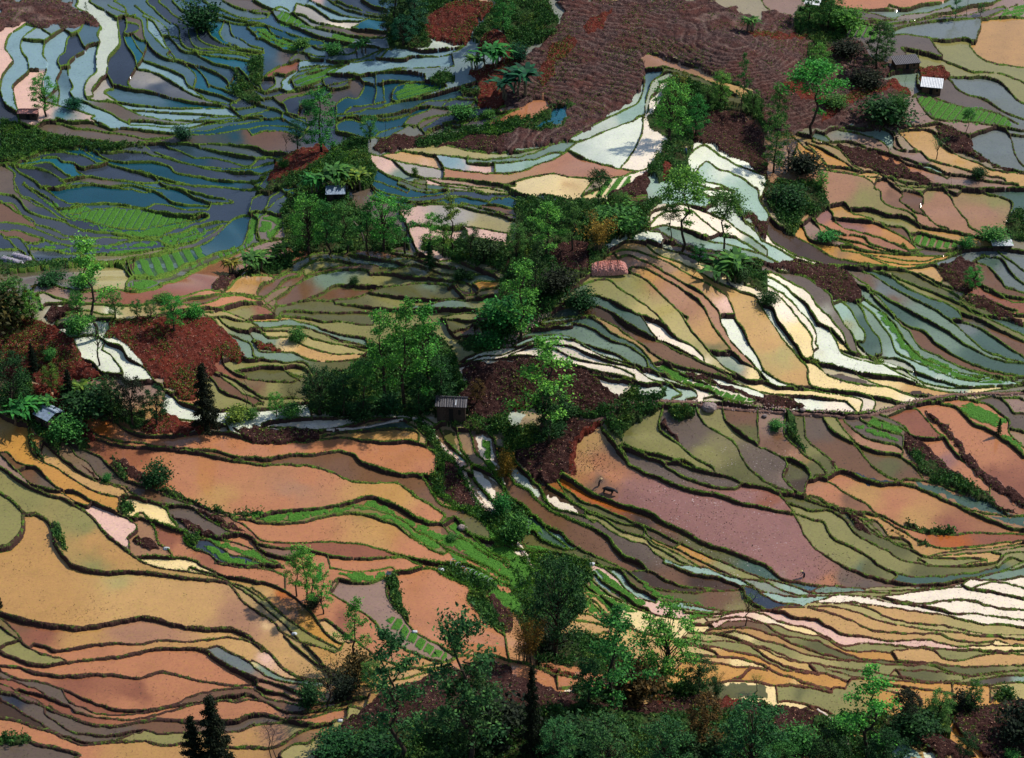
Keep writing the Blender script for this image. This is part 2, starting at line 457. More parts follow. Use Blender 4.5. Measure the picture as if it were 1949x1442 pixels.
D@100,8;D@120,10;D@140,13;x@175,10;D@190,14;E@115,13;x@110,12;P@120,25;G@150,26;g@170,29;P@165,38;P@140,38;M@22,36;M@10,48;V@35,62;n@28,67;v@50,60;E@105,59;e@60,70;n@35,80;v@90,70;e@130,73;n@75,64;V@120,65;V@130,84;V@70,90;e@165,70;N@155,80;o@172,77;v@180,86;e@145,92;V@60,100;v@45,110;V@50,98;g@60,124;e@20,128;c@30,120;y@40,125;r@5,94;e@22,103;v@80,123;e@70,117;V@70,137;v@12,134;V@10,140;v@35,139;n@5,76;V@155,104;v@160,98;W@170,130;W@185,125;W@160,137;D@40,5;x@10,15;E@130,3;V@150,110;n@90,52;e@8,112
T 2 1
0 5 12 8 25 11 38 13 52 15 65 12 80 11 95 9 106 9
0 8 15 12 30 16 50 18 62 16 75 13 92 11 106 11
25 9 35 9 50 12 60 12 72 9
0 17 15 20 32 22 50 22 65 19 80 15 95 13 106 12
0 21 12 24 22 27
0 25 12 26 22 28
#d 77 8 92 2 106 2 106 8 90 9 78 11
#g 84 34 106 14 118 10 108 22 102 24 108 32 96 40 75 40 78 36
103 28 100 24 104 20 112 16 120 15 132 14 142 17 150 19 160 25
108 29 108 22 112 19 120 17 
107 32 110 27 115 22 122 19 132 18 140 20 145 26 152 32 160 38
107 33 115 30 122 30 132 33 142 37 152 40 160 38 170 40 180 46 195 54
108 35 118 37 124 42 135 46 145 51 155 55
118 43 135 45 150 50 160 52 175 55 190 55
148 40 165 46 178 50 192 54
143 6 152 8 162 11 170 14 175 20 178 27 184 34 192 42
146 2 155 4 165 8 168 11
170 14 172 18 178 26 186 32
150 10 158 14 152 16
152 20 160 22 166 28 175 36 185 42 195 50
183 0 188 6 190 14 194 22
162 0 170 6 168 10 172 14
#d 176 22 186 32 195 42 195 28 180 22
75 50 82 47 90 42 98 42 105 44 112 50 122 54 132 58 145 64 155 70 168 76 178 80 186 84 192 94 195 98
106 42 114 45 124 48 138 52 152 58 168 68 180 75 190 82
76 52 88 48 100 49 112 53 122 57 130 62 140 68 152 76 162 82 168 90 172 100 178 110 182 120 188 130 195 138
84 54 92 52 102 55 112 60 125 68 138 76 150 86 158 95 162 106 168 118 178 128 188 140 190 144
93 62 96 60 105 62 118 69 130 76 142 85 148 93 152 102 158 112 168 124
#x 162 68 168 75 178 80
92 64 100 67 108 72 114 78 122 86 130 96 135 105 142 114 150 124 158 132 162 136
64 66 75 65 85 64 93 63
48 80 56 72 64 66
45 80 58 73 68 70 78 70 86 76 96 85 106 92 113 98 118 104 124 112 132 118 142 124 148 130
40 92 50 85 62 82 70 82 78 86 88 92 98 98 106 100 115 103 120 106 124 112
36 94 48 90 60 88 70 90 80 95 88 102 98 108 108 114 118 119 130 126 142 132 155 138 168 144
100 98 106 106 112 114
28 103 42 99 58 97 70 99 82 105 92 112 102 120 112 128 120 133 135 138 150 144
28 105 45 102 60 98 70 102 80 110 92 117 102 124 112 132
20 108 35 105 50 103 62 105 72 111 82 117 92 122 104 130 110 134
12 112 28 107 50 105
8 118 20 114 35 111 48 113 58 118 72 124 85 129 100 134
5 120 18 118 32 115 42 114 52 116 62 122 72 128 88 133 105 138 125 144
0 121 15 120 30 118 42 119 52 121 65 127 78 132 92 136 108 140 118 144
0 128 14 122 28 119 38 122 50 128 65 132 80 136 95 142 98 144
0 130 12 128 24 127 35 130 50 134 62 138 72 144
40 132 55 136 70 141 76 144
48 80 42 90 35 96 28 103 18 110 8 118
162 98 170 98
156 125 166 127
158 126 170 126 178 134 188 140 194 144
112 114 120 118 132 125 142 131 152 136 162 140 172 144
130 96 136 100
110 134 118 133 128 138 140 142
#l 112 134 118 133 130 139 145 144 125 144 115 139
#g 96 66 110 66
#g 0 50 40 46 70 44 78 48 64 66 48 78 36 94 28 103 16 112 5 118 0 120 0 110 10 106 0 95
#d 0 58 20 52 35 55 20 58 0 62
#R 12 86 22 78 26 72 30 80 30 86 18 92
#d 0 132 10 130 22 130 45 136 60 141 68 144 0 144
#g 168 50 178 55 190 62 195 70 195 85 188 80 172 68 162 66 152 58 162 56
D@25,13;D@5,13;X@45,15;n@12,21;V@60,20;n@95,14;W@120,23;W@135,28;W@105,25;W@145,35;e@130,38;E@125,34;w@115,40;q@170,46;q@150,48;h@165,22;q@180,20;W@165,33;y@95,45;g@115,47;P@95,51;g@135,60;y@150,70;M@120,60;t@125,64;T@130,80;T@160,112;P@165,90;t@110,65;T@110,75;T@130,90;t@150,110;v@85,70;g@90,80;g@125,100;v@72,78;E@60,76;g@105,95;E@50,92;E@75,90;N@60,94;N@80,100;n@110,120;E@55,101;E@90,118;t@90,116;E@30,108;e@50,108;q@40,112;q@62,120;h@80,130;W@30,116;W@60,127;W@110,105;W@150,134;w@172,115;W@172,134;W@15,123;W@30,124;W@80,140;v@145,118;W@65,142;c@155,60;y@185,120;c@195,65;e@170,135;W@100,142;e@185,45;V@155,120;T@175,142
T 3 1
#g 0 0 45 0 48 8 50 15 42 22 30 26 24 38 12 30 4 15
82 0 88 6 90 14 97 18 108 21 114 25 116 30 125 34 140 36 150 38 165 42 180 46
98 0 105 7 103 12 108 17 115 22 122 25
107 0 118 7 120 12 118 18 123 25 130 32 138 34
120 4 130 1 140 8 145 18 152 27 155 33 162 38 168 43
112 0 130 3 150 3 165 6 178 9 186 14 184 24 180 38
57 15 62 15 68 22 78 25 92 30 105 32 110 40 112 44
67 19 80 19 92 23 105 24 112 28 118 33
48 16 53 20 54 25 60 32 72 36 85 40 95 44 105 48 112 51 118 51
54 25 68 27 82 28 92 32 102 38 110 44 116 50
105 46 109 50
40 26 50 33 62 38 75 40 80 45 92 49 108 52
37 25 42 30 46 38 60 41 75 45 85 49 100 52 120 52
24 26 30 30 34 38 40 43 55 46 68 47 78 50 95 52 115 53 130 54 140 51 155 48
45 40 62 44 80 50
60 50 75 52 90 54 110 57 120 58 130 55 145 51
82 54 95 58 110 60 122 60 130 57
75 53 85 57 95 61 108 62
110 38 118 36 130 40 145 44 155 48
110 38 114 44 120 47 135 50 145 48
#l/20,14,.65 111 38 120 37 135 42 145 46 148 50 135 48 118 46 113 43
108 52 120 48
0 16 6 24 14 32 25 38 38 46 48 53 58 57 75 60 95 62
8 27 4 33 8 42 18 50 30 56 45 60
0 44 12 49 20 54 30 58 50 62 80 62 110 62 122 61 135 56 150 50 165 48 180 48 195 51
0 55 15 60 30 60 45 62
0 60 15 64 30 68 42 76 50 82 54 92 60 102 68 114 72 126 84 132 100 140
#d 0 60 20 57 48 61 65 66 72 76 76 84 68 86 54 86 46 78 30 68 12 62
0 64 12 66 25 74 34 80 42 92 52 102 60 112 65 124 75 129 90 132
0 66 14 72 26 82 34 90 42 104 
0 72 12 78 22 86 30 96 38 106 41 114 40 119 42 122
0 76 12 83 20 92 28 102 36 112 38 122 38 130
0 90 8 92 12 102 20 112 27 122 32 130 40 133 50 142
0 92 8 104 16 116 26 128 34 138 36 144
42 104 50 108 55 116 60 126 75 132 90 135 108 138 120 144
50 62 65 66 78 75 90 82 100 88 112 95 124 102 138 110 148 118 162 126 178 132 195 134
50 61 65 62 82 66 95 75 108 82 122 90 135 98 145 106 155 116 165 124 180 130 195 134
75 62 92 66 105 74 120 82 135 88 145 94 148 98
90 64 105 70 118 76 132 82 145 88 158 95 175 104 195 114
90 62 110 64 125 72 140 80 155 90 170 96 185 102 195 106
112 62 128 60 133 66 134 74 128 72 118 66
132 74 142 78 150 82 148 85
66 72 75 76 85 82 92 90 100 98 110 105 120 108 130 118 140 126 155 134 172 140 195 143
54 88 60 86 68 86 74 90 78 100 82 108 88 116 89 126 85 128
60 86 66 92 72 104 77 112 76 118 72 118
72 86 82 94 88 102 96 112 100 124 112 132 130 138
76 84 88 92 98 102 104 112 114 126 125 133 145 141 150 144
78 75 84 84 90 90 100 100 110 110 118 122 130 128 145 136 165 142 180 144
#l 86 94 92 94 100 105 106 117 116 126 130 132 148 140 165 144 140 144 125 138 112 130 104 122 98 110 90 100
85 128 100 130 112 136 120 144
70 118 80 128 90 130
62 124 75 128 92 132 105 136
52 108 60 118 65 124
40 133 55 136 68 140 80 144
36 130 42 132
142 101 155 103 168 110 180 120 195 130
148 96 160 100 175 108 195 118
148 88 160 98 175 99 195 104
165 52 178 55 185 66 190 72 195 76
165 52 160 57 168 60 178 72 182 78 195 82
175 49 188 60 195 66
158 56 165 53
156 70 168 78 178 83 195 86
160 56 150 62
#d 130 62 148 54 156 56 158 64 162 74 150 82 140 76 134 70
#d 150 85 165 82 178 92 195 102 195 106 170 96 155 90
165 78 178 84 188 88 195 88
160 82 175 90 190 95 182 97 195 98
#g 180 30 188 18 195 22 195 42 186 40
T@60,6;v@75,10;n@95,10;n@112,10;T@130,15;T@165,20;v@100,25;T@120,30;k@65,30;R@55,30;k@48,20;R@85,32;R@50,38;R@70,44;o@92,35;t@60,22;o@24,29;M@40,32;n@105,33;m@120,49;o@95,57;y@118,63;N@25,42;N@38,54;m@60,50;W@10,48;q@5,50;t@140,38;Z@178,66;Z@192,58;Z@195,75;E@172,60;v@172,12;E@192,10;Z@170,80;e@60,64;n@80,72;Z@90,75;m@45,80;E@120,88;n@100,86;v@115,78;V@130,80;y@155,90;y@122,65;W@15,70;w@20,76;W@10,82;w@30,92;h@45,95;W@18,96;c@30,110;c@10,110;h@8,98;y@5,120;g@15,130;g@62,105;w@50,118;w@57,114;h@38,105;g@45,124;q@58,90;e@70,94;e@78,90;e@85,108;h@88,120;q@95,105;E@76,104;q@100,118;Z@108,105;n@115,108;n@118,114;e@135,118;e@130,130;e@155,134;E@105,92;e@130,100;E@160,105;E@165,120;Z@150,104;n@180,115;E@185,108;q@120,138;h@105,128;m@90,125;w@70,136;m@75,140;r@175,88;r@190,90;n@175,82;m@100,78;c@60,122;V@140,90;E@175,135;w@90,133
T 0 2
0 30 6 34 14 38 20 39 21 44 22 52 25 60 33 67 42 71 50 77 60 83 70 89 80 92 88 94 89 98 88 103 95 106 104 107 112 109 122 113 130 116 138 118
0 58 6 59 12 66 20 69 28 71 34 78 40 84 46 88 55 89 62 92 68 96 78 100 86 104 95 108 102 114 100 119 95 123 96 126
30 62 31 54 33 51 38 56 45 62 52 68 60 74 68 79 78 83 90 86 94 90 95 92 90 93
44 47 52 53 58 62 66 68 72 76 82 82 92 84 96 88 104 93 112 95 120 99 124 102 126 108 132 114
48 47 55 53 66 57 75 62 82 69 88 76 95 81 106 84 118 89 128 93 140 97 155 102 165 106 180 107 195 110
w9 0 69 10 76 20 83 32 88 45 92 55 97 66 104 74 114 82 123 92 131 102 139 110 144
1 60 8 68 16 76 22 82 32 86 45 89 55 95 65 99
18 70 14 72
w10 0 87 8 93 14 99 18 103 20 104
w12 0 130 8 128 14 122 17 114 17 104
w9 18 104 26 104 34 108 38 115 40 124 44 132 50 140 55 144
92 92 100 92 108 95
104 104 100 108 104 107
62 32 72 32 84 34 90 39 98 44 106 47 120 48 135 46 150 44 165 44 178 47 186 51 195 52
62 32 64 38 70 44 80 48 90 51 104 52 115 55 130 56 145 57 158 58 170 61 180 63 195 64
70 47 80 51 95 54 110 55 130 57 148 59 165 63 180 65 195 67
#r 22 8 35 14 50 22 62 31 64 38 72 47 66 50 56 47 44 46 40 40 44 32 36 22 28 18 22 12
#r 24 0 50 0 58 10 60 20 50 22 38 14 28 12
#g 22 0 24 10 26 18 36 24 42 30 44 40 50 48 60 56 68 54 60 48 52 48 45 46 44 60 40 54 34 50 28 46 22 38 8 34 0 26 0 18
#g 40 12 60 10 78 20 95 28 105 30 112 42 100 42 90 34 75 30 60 28
#r 118 28 128 33 140 37 160 38 165 41 150 43 130 46 112 46 104 42 110 36
78 0 90 0
90 0 92 6 96 8
w7 110 0 114 7 122 12 130 18 134 22 144 25
120 28 132 33 144 36 158 38 168 39
#r 114 0 148 0 150 12 144 22 135 18 124 10
136 13 143 13 148 18
140 24 150 28 155 26
156 2 164 12 172 18 182 22 190 25
160 0 172 8 180 16 190 20 195 21
168 0 180 8 195 17
176 0 186 4 195 5
160 28 175 28 195 28
#d 83 63 92 65 100 70 108 76 115 84 110 85 100 80 92 74
#d 60 69 70 74 76 80 70 78
#d 98 124 102 120 112 124 118 130 112 134 106 130
#d 126 104 135 108 145 114 160 120 150 121 138 115
#d 144 101 160 106 175 114 183 120 175 118 160 110
#d 172 42 180 42 195 40 195 50 185 50 175 45
#g 22 46 30 60 34 66 26 60 22 50
#g 38 110 44 113 46 122 52 134 48 134 42 124
#g 88 95 94 96 100 103 92 104 88 100
#g 138 118 146 120 146 128 140 124
#g 82 60 90 72 96 80 90 76 84 66
#g 112 84 130 89 148 98 165 104 195 104 195 108 165 105 140 96 120 88
120 98 130 98 142 100 150 106 160 112 170 118 176 120
107 104 115 115 118 127 125 132
w7 138 118 137 124 144 130 156 135 164 141 180 144
108 136 120 137 135 137 145 140 152 144
#l 150 127 160 130 172 137 195 142 195 144 180 144 165 140 155 133
#l 152 122 165 125 180 130 195 134 195 138 185 136 172 132 160 127
146 122 155 124 165 130 172 135 185 138 195 141
148 118 160 122 172 125 185 129 195 132
165 122 178 119 188 123 195 128
168 106 178 108 195 110
172 108 185 116 195 123
O@12,40;o@15,52;o@22,65;y@8,38;y@45,68;y@60,78;o@55,82;o@75,95;y@82,89;n@12,64;m@30,76;n@22,72;M@12,74;o@56,92;P@60,98;P@88,112;v@20,88;v@60,110;t@70,125;v@5,105;g@10,95;t@30,110;t@25,135;t@85,135;y@105,96;c@115,103;c@122,110;m@60,60;m@80,75;m@98,82;n@110,88;m@130,95;M@145,99;r@115,115;r@125,120;R@140,132;r@150,136;m@135,104;m@155,112;O@75,38;R@70,35;R@90,44;R@130,50;R@170,55;R@190,60;r@80,55;R@120,65;r@105,60;t@165,90;R@130,80;R@170,75;R@185,100;R@180,113;R@175,124;w@85,2;M@107,10;w@125,20;h@150,35;w@195,32;n@175,15;v@168,22;V@175,4;n@190,12;c@125,140;x@148,124;R@142,16;t@120,33;n@100,48
T 1 2
0 28 15 27 30 24 42 22
0 18 10 20 25 20 38 20
0 5 15 7 28 8 35 8
28 0 40 4 50 6
70 0 80 8 95 10
75 12 85 11 95 13 105 12
0 26 8 26
0 42 10 40 25 40 38 42 50 43 65 41 78 38 90 34 105 34 115 35
w4 8 38 20 36 40 34 60 34 80 33 90 31 100 28 108 26 116 26 122 30
0 44 20 43 40 43 52 44
#d 0 42 25 42 50 43 48 48 30 51 0 52
0 52 20 51 40 50 52 48 66 47 80 49 92 51 100 52 115 51 125 53 132 57 136 62 136 72 133 78 128 76
46 49 55 45 70 43 90 42 105 41 118 43 124 46 124 50
#E 55 46 60 43 75 41 90 38 105 35 114 36 120 43 105 41 85 42 70 43
115 36 122 42 130 48
w7 0 63 12 64 20 62 30 60 45 60 55 58 65 57 75 60 80 65 88 69 100 73 112 76 126 77 130 84 135 92 140 98 150 102 160 105 170 110 178 118 186 124 190 126
w7 0 67 15 67 30 67 45 68 58 72 68 77 80 81 95 82 108 83 115 88 125 95 135 101 143 107
w7 0 105 20 103 45 101 60 99 72 96 85 92 95 94 108 100 120 107 132 112 140 113
143 107 140 112
w7 0 110 20 111 35 110 50 106 65 103 78 103 92 107 105 112 115 120 125 127 135 133 142 136
#l 0 105 25 104 60 100 78 96 86 94 98 98 110 105 130 114 138 118 150 124 162 130 175 136 185 144 175 144 160 138 145 130 132 123 118 113 105 105 92 101 75 99 55 104 30 109 0 109
#l 78 103 95 104 110 109 120 118 130 123 142 130 135 133 122 124 110 113 95 107
65 100 80 98 92 101 104 106 115 112 124 120 136 126 148 134 162 140 172 144
140 113 148 120 160 126 170 134 182 140 190 144
#n 134 110 142 114 155 122 170 130 185 140 178 138 160 130 145 122
#n 126 118 140 126 155 133 165 140 155 138 140 130
#l 145 112 150 110 155 118 162 124 175 126 165 124 152 120
#l 165 124 178 127 195 136 195 142 182 136 170 130
w7 142 113 150 108 156 113 160 119 168 123 180 125 190 127
#l 182 130 190 130 195 134 195 138 186 134
165 124 175 133 185 138 195 144
180 128 190 128 195 131
#l 145 133 155 136 162 142 150 140
0 122 10 125 25 126 40 126 55 125 70 126 85 128 100 133 112 137 125 139 136 141 145 144
0 124 8 128 20 130 35 131 50 133 62 136 80 138 95 138 110 138 120 142 125 144
0 129 10 133 20 136 30 138
0 134 10 138 24 142
#l 0 132 10 136 20 140 25 144 10 141 0 137
#l 0 139 12 142 20 144 0 144
w7 135 41 142 37 150 40 153 48 155 56 158 62 164 69 172 72 180 78 186 86 188 95 182 92
140 42 144 50 150 58 155 63 160 69 156 72
162 69 165 78 172 88 178 96 184 102
#W 166 46 176 45 179 54 181 64 186 75 190 84 185 84 178 76 170 62
#l 171 48 175 48 177 58 180 68 186 78 182 78 176 70 172 60
#W 163 70 168 70 176 78 180 88 180 94 174 90 168 82 164 76
#W 167 84 172 88 180 100 182 103 176 100 170 94
#q 146 55 152 58 158 68 160 70 154 66
#V 140 42 146 40 151 45 152 58 146 56
#P 138 51 140 50 150 59 156 68 161 80 168 92 172 100 180 104 185 106 178 105 171 101 166 93 158 80 152 68 145 60
161 42 164 50 166 60 172 66 178 74 184 80 188 90
176 44 180 50 182 62 188 72 192 82
#g 100 30 115 33 125 42 132 50 136 60 137 76 132 78 136 90 142 98 155 104 165 108 178 118 188 124 195 128 195 100 188 104 180 108 170 102 160 82 150 66 140 54 135 45 125 34 115 29
#d 142 66 150 70 158 82 166 98 162 102 150 98 144 92 140 80
#g 130 30 140 36 160 42 180 44 195 50 195 30 180 22 165 22 160 32
#g 120 0 155 0 155 18 160 30 135 30 122 28
#d 150 14 162 4 170 0 195 0 195 18 178 22 165 22
#d 156 18 165 22 165 14
#d 168 38 180 38 182 40 172 41
#W 190 32 195 26 195 42 191 42
#g 40 10 60 0 120 0 122 28 110 26 95 30 80 32 60 33 45 30 42 20
V@20,2;v@12,12;V@30,12;h@15,31;h@35,25;W@40,38;W@70,36;W@110,28;W@18,38;R@30,56;R@90,56;R@120,68;t@80,46;t@110,45;n@60,62;n@90,77;n@120,84;n@150,107;V@170,115;R@40,75;T@30,85;t@80,90;R@20,98;t@110,92;R@130,103;R@40,115;t@90,118;R@120,130;r@75,131;r@60,130;R@10,128;R@35,134;R@80,142;R@130,143;r@125,75;c@65,45;x@10,135;V@80,105;v@90,11
T 2 2
#d 0 0 56 0 72 7 80 14 84 20 72 26 56 26 45 24 18 22 0 22
#g 45 24 60 28 74 26 84 20 94 10 101 14 100 20 90 28 80 33 60 33 42 32
#g 101 18 112 18 118 16 120 10 121 18 112 22 100 22
#r 0 22 18 20 16 26 10 26 0 30
#h 4 30 10 27 16 29 14 36 8 40 4 43 3 36
#d 40 36 50 35 65 36 72 36 64 43 56 48 52 55 51 64 52 76 46 74 42 74 38 80 32 82 20 76 10 65 5 58 8 50 20 46 36 50
#r 66 36 72 36 64 43 57 48 53 55 52 64 53 77 49 76 48 62 49 53 54 46 62 40
#g 0 40 8 42 16 40 30 42 40 34 46 40 36 50 20 56 8 58 5 66 0 75
#g 74 34 84 28 96 24 110 24 116 27 105 30 96 36 88 44 88 52 82 48 76 42
w7 57 0 68 2 80 5 90 6 96 8 99 14 92 19 85 20
72 0 82 5 96 7
w7 76 0 92 5 105 9 115 8 119 13 114 18 102 18
w7 95 0 108 5 122 8 128 12 131 16 125 19
w7 105 0 120 6 130 9 141 12 143 18 135 20
w7 118 0 130 7 142 10 152 14 156 17 148 19
112 0 125 4 130 7
#l/40,20,.88 112 0 128 0 140 6 152 11 165 15 180 20 186 22 180 23 168 22 158 18 150 14 140 10 128 5
130 0 145 6 158 10 172 15 186 21 182 24 165 21 156 18
w9 74 34 84 28 96 23 108 23 120 24 135 24 150 22 165 22 175 24 185 25 195 26
#d 132 0 140 0 158 7 175 13 195 20 195 26 188 22 172 15 155 9 140 4
158 2 172 8 185 13 195 15
168 0 180 6 195 10
140 0 155 8 170 14 185 20 195 22
155 0 170 6 180 10
#g 120 27 130 26 142 28 136 34 128 36 124 32
w7 117 27 115 35 116 42 122 48 130 54 138 62 148 68 155 72
w6 88 54 96 57 104 60 116 62 125 65 138 70 150 74 165 78 178 83 195 86
w7 143 27 146 33 152 39 160 44 168 49 172 54 176 64 182 72 190 79 195 83
w7 162 26 164 34 172 42 182 50 190 56 195 58
w7 188 28 188 42 189 50
#V 168 77 178 76 184 81 170 79
88 54 86 56 92 64 
w8 72 38 75 44 82 54 90 64 98 70 108 75 120 80 135 86 150 89 160 91 175 97 195 101
w7 86 55 96 58 106 62 116 65 122 70 130 75 142 81 155 85 170 86 176 83
122 66 132 66 140 69
#d 118 34 125 44 132 54 138 60 130 52 122 46 116 38
w8 42 75 50 80 58 86 66 91 76 95 88 99 100 102 110 106 116 110 124 114 136 120 148 127 165 132 180 138 195 141
42 75 40 80 42 84
w6 42 84 50 89 58 96 68 99 78 103 88 108 98 112 110 117 120 122 130 127 142 132 155 138 170 144
32 84 32 78 40 80 46 92 54 98 65 103 75 107 88 112 98 113 104 116 108 122 118 127 130 132 150 142 155 144
w7 32 84 42 90 50 96 62 103 75 109 85 116 95 120 105 122 112 127 122 131 135 138 145 144
w6 5 58 8 66 15 74 22 80 27 86 30 94
w8 10 84 18 88 24 95 34 103 45 108 58 113 70 118 77 123 82 130 88 136 98 140 104 144
w6 30 92 34 100 46 104 58 107 68 110 76 116 85 121 95 125 105 127 112 134 122 140 130 144
w6 106 124 110 128 120 133 128 138 140 144
104 116 104 122
126 130 132 126
60 105 66 112
w6 4 94 12 98 20 106 30 114 42 120 50 128 60 134 75 140 85 144
6 97 16 104 26 110 32 118 40 124 50 132
0 118 20 118 30 126 45 132
20 134 40 134 60 140
#W 32 91 38 94 46 99 55 103 59 106 50 104 40 101 33 97
#h 5 66 10 70 18 78 25 86 26 92 20 90 12 80 6 74
#l 12 126 22 128 38 136 40 138 30 136 18 130
#W 18 134 28 138 26 142 21 140
#W 6 125 12 130 20 142 18 144 10 134
#l 18 110 28 115 30 120 22 118
#l 0 130 6 132 10 138 8 140 0 136
#l 0 137 8 141 12 144 0 144
#g 0 42 5 62 3 72 0 78
#g 0 95 8 100 16 108 18 118 12 122 6 122 0 126
y@65,45;y@56,52;c@60,60;t@60,70;m@78,55;m@70,80;R@80,78;k@100,90;k@130,100;k@160,115;k@185,130;k@120,95;R@62,75;V@92,45;v@105,52;v@120,60;n@135,68;m@130,45;m@128,36;v@150,60;V@155,72;v@165,42;m@175,60;m@190,75;v@165,35;n@175,32;V@182,44;m@95,62;m@110,70;m@140,80;m@140,74;k@180,92;O@48,84;O@70,95;O@88,104;N@100,108;n@120,118;V@140,128;N@60,103;N@90,106;V@90,112;N@120,120;o@140,134;v@120,130;n@20,98;n@50,115;n@70,125;n@80,138;N@15,88;g@95,122;h@105,128;v@75,112;m@95,130;v@120,138;q@10,100;q@38,122;V@160,138;W@70,4;W@90,12;h@85,10;h@118,14;q@130,14;W@145,16;h@105,4;w@170,10;c@185,4;V@180,80;E@26,116;V@60,138;R@66,65
T 3 2
0 8 12 11 25 12 40 14 55 17 68 19 75 22 74 27
0 3 14 8 28 11 40 12 55 14 70 16 80 19 85 22 84 26
0 13 12 16 25 17 38 18 50 20 62 22 65 25 68 28
#d 0 16 15 18 25 20 33 24 22 26 0 26
w7 32 0 35 6 38 12 55 14 70 16 80 18 92 20 105 23 118 23
85 19 95 20 100 23
45 0 55 5 70 9 85 11 95 12 105 16 115 19 125 20
#m 48 0 62 0 78 8 90 11 75 11 60 7
68 0 80 7 95 12 110 16 125 18 130 20
#N 104 15 115 14 130 17 145 17 130 20 115 19
85 0 100 4 115 9 130 13 145 16 152 18
110 0 118 6 132 10 145 11 160 11 178 10 195 8
112 6 125 12 140 15 155 16 170 13 195 9
118 0 130 6 145 10 
130 0 145 5 160 7 180 6 195 7
145 0 160 4 180 5 195 5
160 0 178 4 195 4
100 0 112 6 120 10 135 14 148 15
#l 134 0 150 3 165 5 185 7 170 8 155 8 142 4
w9 0 26 15 27 30 28 50 30 70 31 85 29 100 25 115 23 130 21 145 18 155 16 170 15 185 14 195 14
w4 110 25 130 21 155 17 180 15 195 15
0 17 8 20 20 20
w7 18 28 17 38 18 46 24 54 32 62 42 68 48 74 47 77 40 78
#g 20 29 24 30 25 42 28 52 34 60 30 58 22 48 19 40
w7 32 32 32 42 35 50 42 58 50 64 56 72
#d 54 72 50 64 56 68
w7 46 30 48 36 54 44 60 48 70 54 76 62 82 70 92 77 100 80 104 82
w6 55 32 60 40 68 50 76 55 88 59 100 60 106 64 114 70 119 78
62 35 70 42 78 48 90 52 100 54 105 58
#l 76 35 84 33 95 38 104 42 103 45 92 43 80 38
#l 77 42 80 40 92 45 101 49 99 51 88 48 78 44
#l 69 38 76 37 76 40 71 40
74 34 85 40 95 44 104 47 105 54
82 32 92 36 102 40 108 44
w6 88 30 98 35 106 40 110 46
100 29 108 25 116 26 120 30 124 36 130 44 136 48 140 54 146 62 152 66 158 72 162 78 170 84
115 49 125 49 136 48
#d 106 44 112 48 122 54 130 62 140 70 150 78 156 84 168 90 178 98 190 106 185 104 170 96 158 92 140 84 125 76 112 64 106 56
#g 108 58 118 62 130 70 145 78 160 88 168 92 180 102 188 104 175 100 160 94 140 84 125 80 118 72
#d 120 26 130 34 140 42 148 54 155 62 162 72 172 78 185 86 195 94 195 102 180 90 168 84 156 72 146 60 138 46 128 36
w7 134 22 145 25 152 32 158 38 168 42 178 48 188 56 195 62
w6 144 18 158 20 170 24 180 32 184 36 184 44 190 52 195 56
#l 148 23 156 22 170 28 182 36 180 38 168 34 155 28
#l 146 25 155 27 168 33 178 38 172 40 160 36 150 30
#l 178 48 184 47 192 54 195 60 188 56
178 18 184 25 188 30 195 30
158 20 168 17 178 18 190 18 195 20
186 42 195 44
w8 0 55 8 60 16 64 19 70 16 78 20 84 28 90 40 92 50 98 62 102 75 106 86 116 95 124 108 128
16 64 24 65 32 70 36 76 34 82 32 88
38 80 45 78 54 82 60 88 68 92 78 98 84 104 95 109 108 116 122 119 140 120 155 118 175 118 195 118
w7 50 77 58 73 66 75 78 80 90 83 100 82 112 84 125 89 140 96 155 103 170 109 185 114 195 116
#x 68 75 78 78 88 82 100 82 96 85 85 84 76 81
w7 105 80 115 80 130 82 145 88 160 92 172 98 182 104 
w6 110 83 122 88 135 94 150 100 165 104 180 106 195 105
#E 112 81 128 83 145 90 165 94 180 102 186 105 170 104 152 99 138 92 125 88
#E 170 107 195 106 195 114 182 111
#g 105 112 125 116 145 118 140 120 120 119 108 115
w7 0 85 12 89 30 91 42 96 52 100 62 103 72 107 80 114 88 120 96 122 108 125 112 131
w6 0 80 12 86 25 90 40 96
12 89 18 96 24 104 28 112 32 120 38 128 45 134 55 140 62 144
w7 0 100 12 103 24 105
27 98 38 102 48 101 56 104 64 112 70 120 80 126 92 132 102 138 115 141 130 143 150 143 165 141 175 139 178 134 172 133
w7 28 104 38 108 46 110 50 118 55 124 68 130 80 137 90 144
w6 75 116 88 122 100 127 112 132 125 137 140 138 155 137 170 135
w6 72 104 85 106 95 112 105 118 115 124 128 129 142 130 160 128 180 125 195 123
75 112 82 110
#g 92 114 105 122 120 126 138 130 125 129 110 124 98 118
#d 56 100 64 104 74 112 82 120 74 118 64 108
60 102 75 108 85 110 92 118
118 135 135 134 155 131 175 129 195 126
128 137 150 134 170 132 185 130 195 128
172 142 182 134 195 132
175 144 185 137 195 136
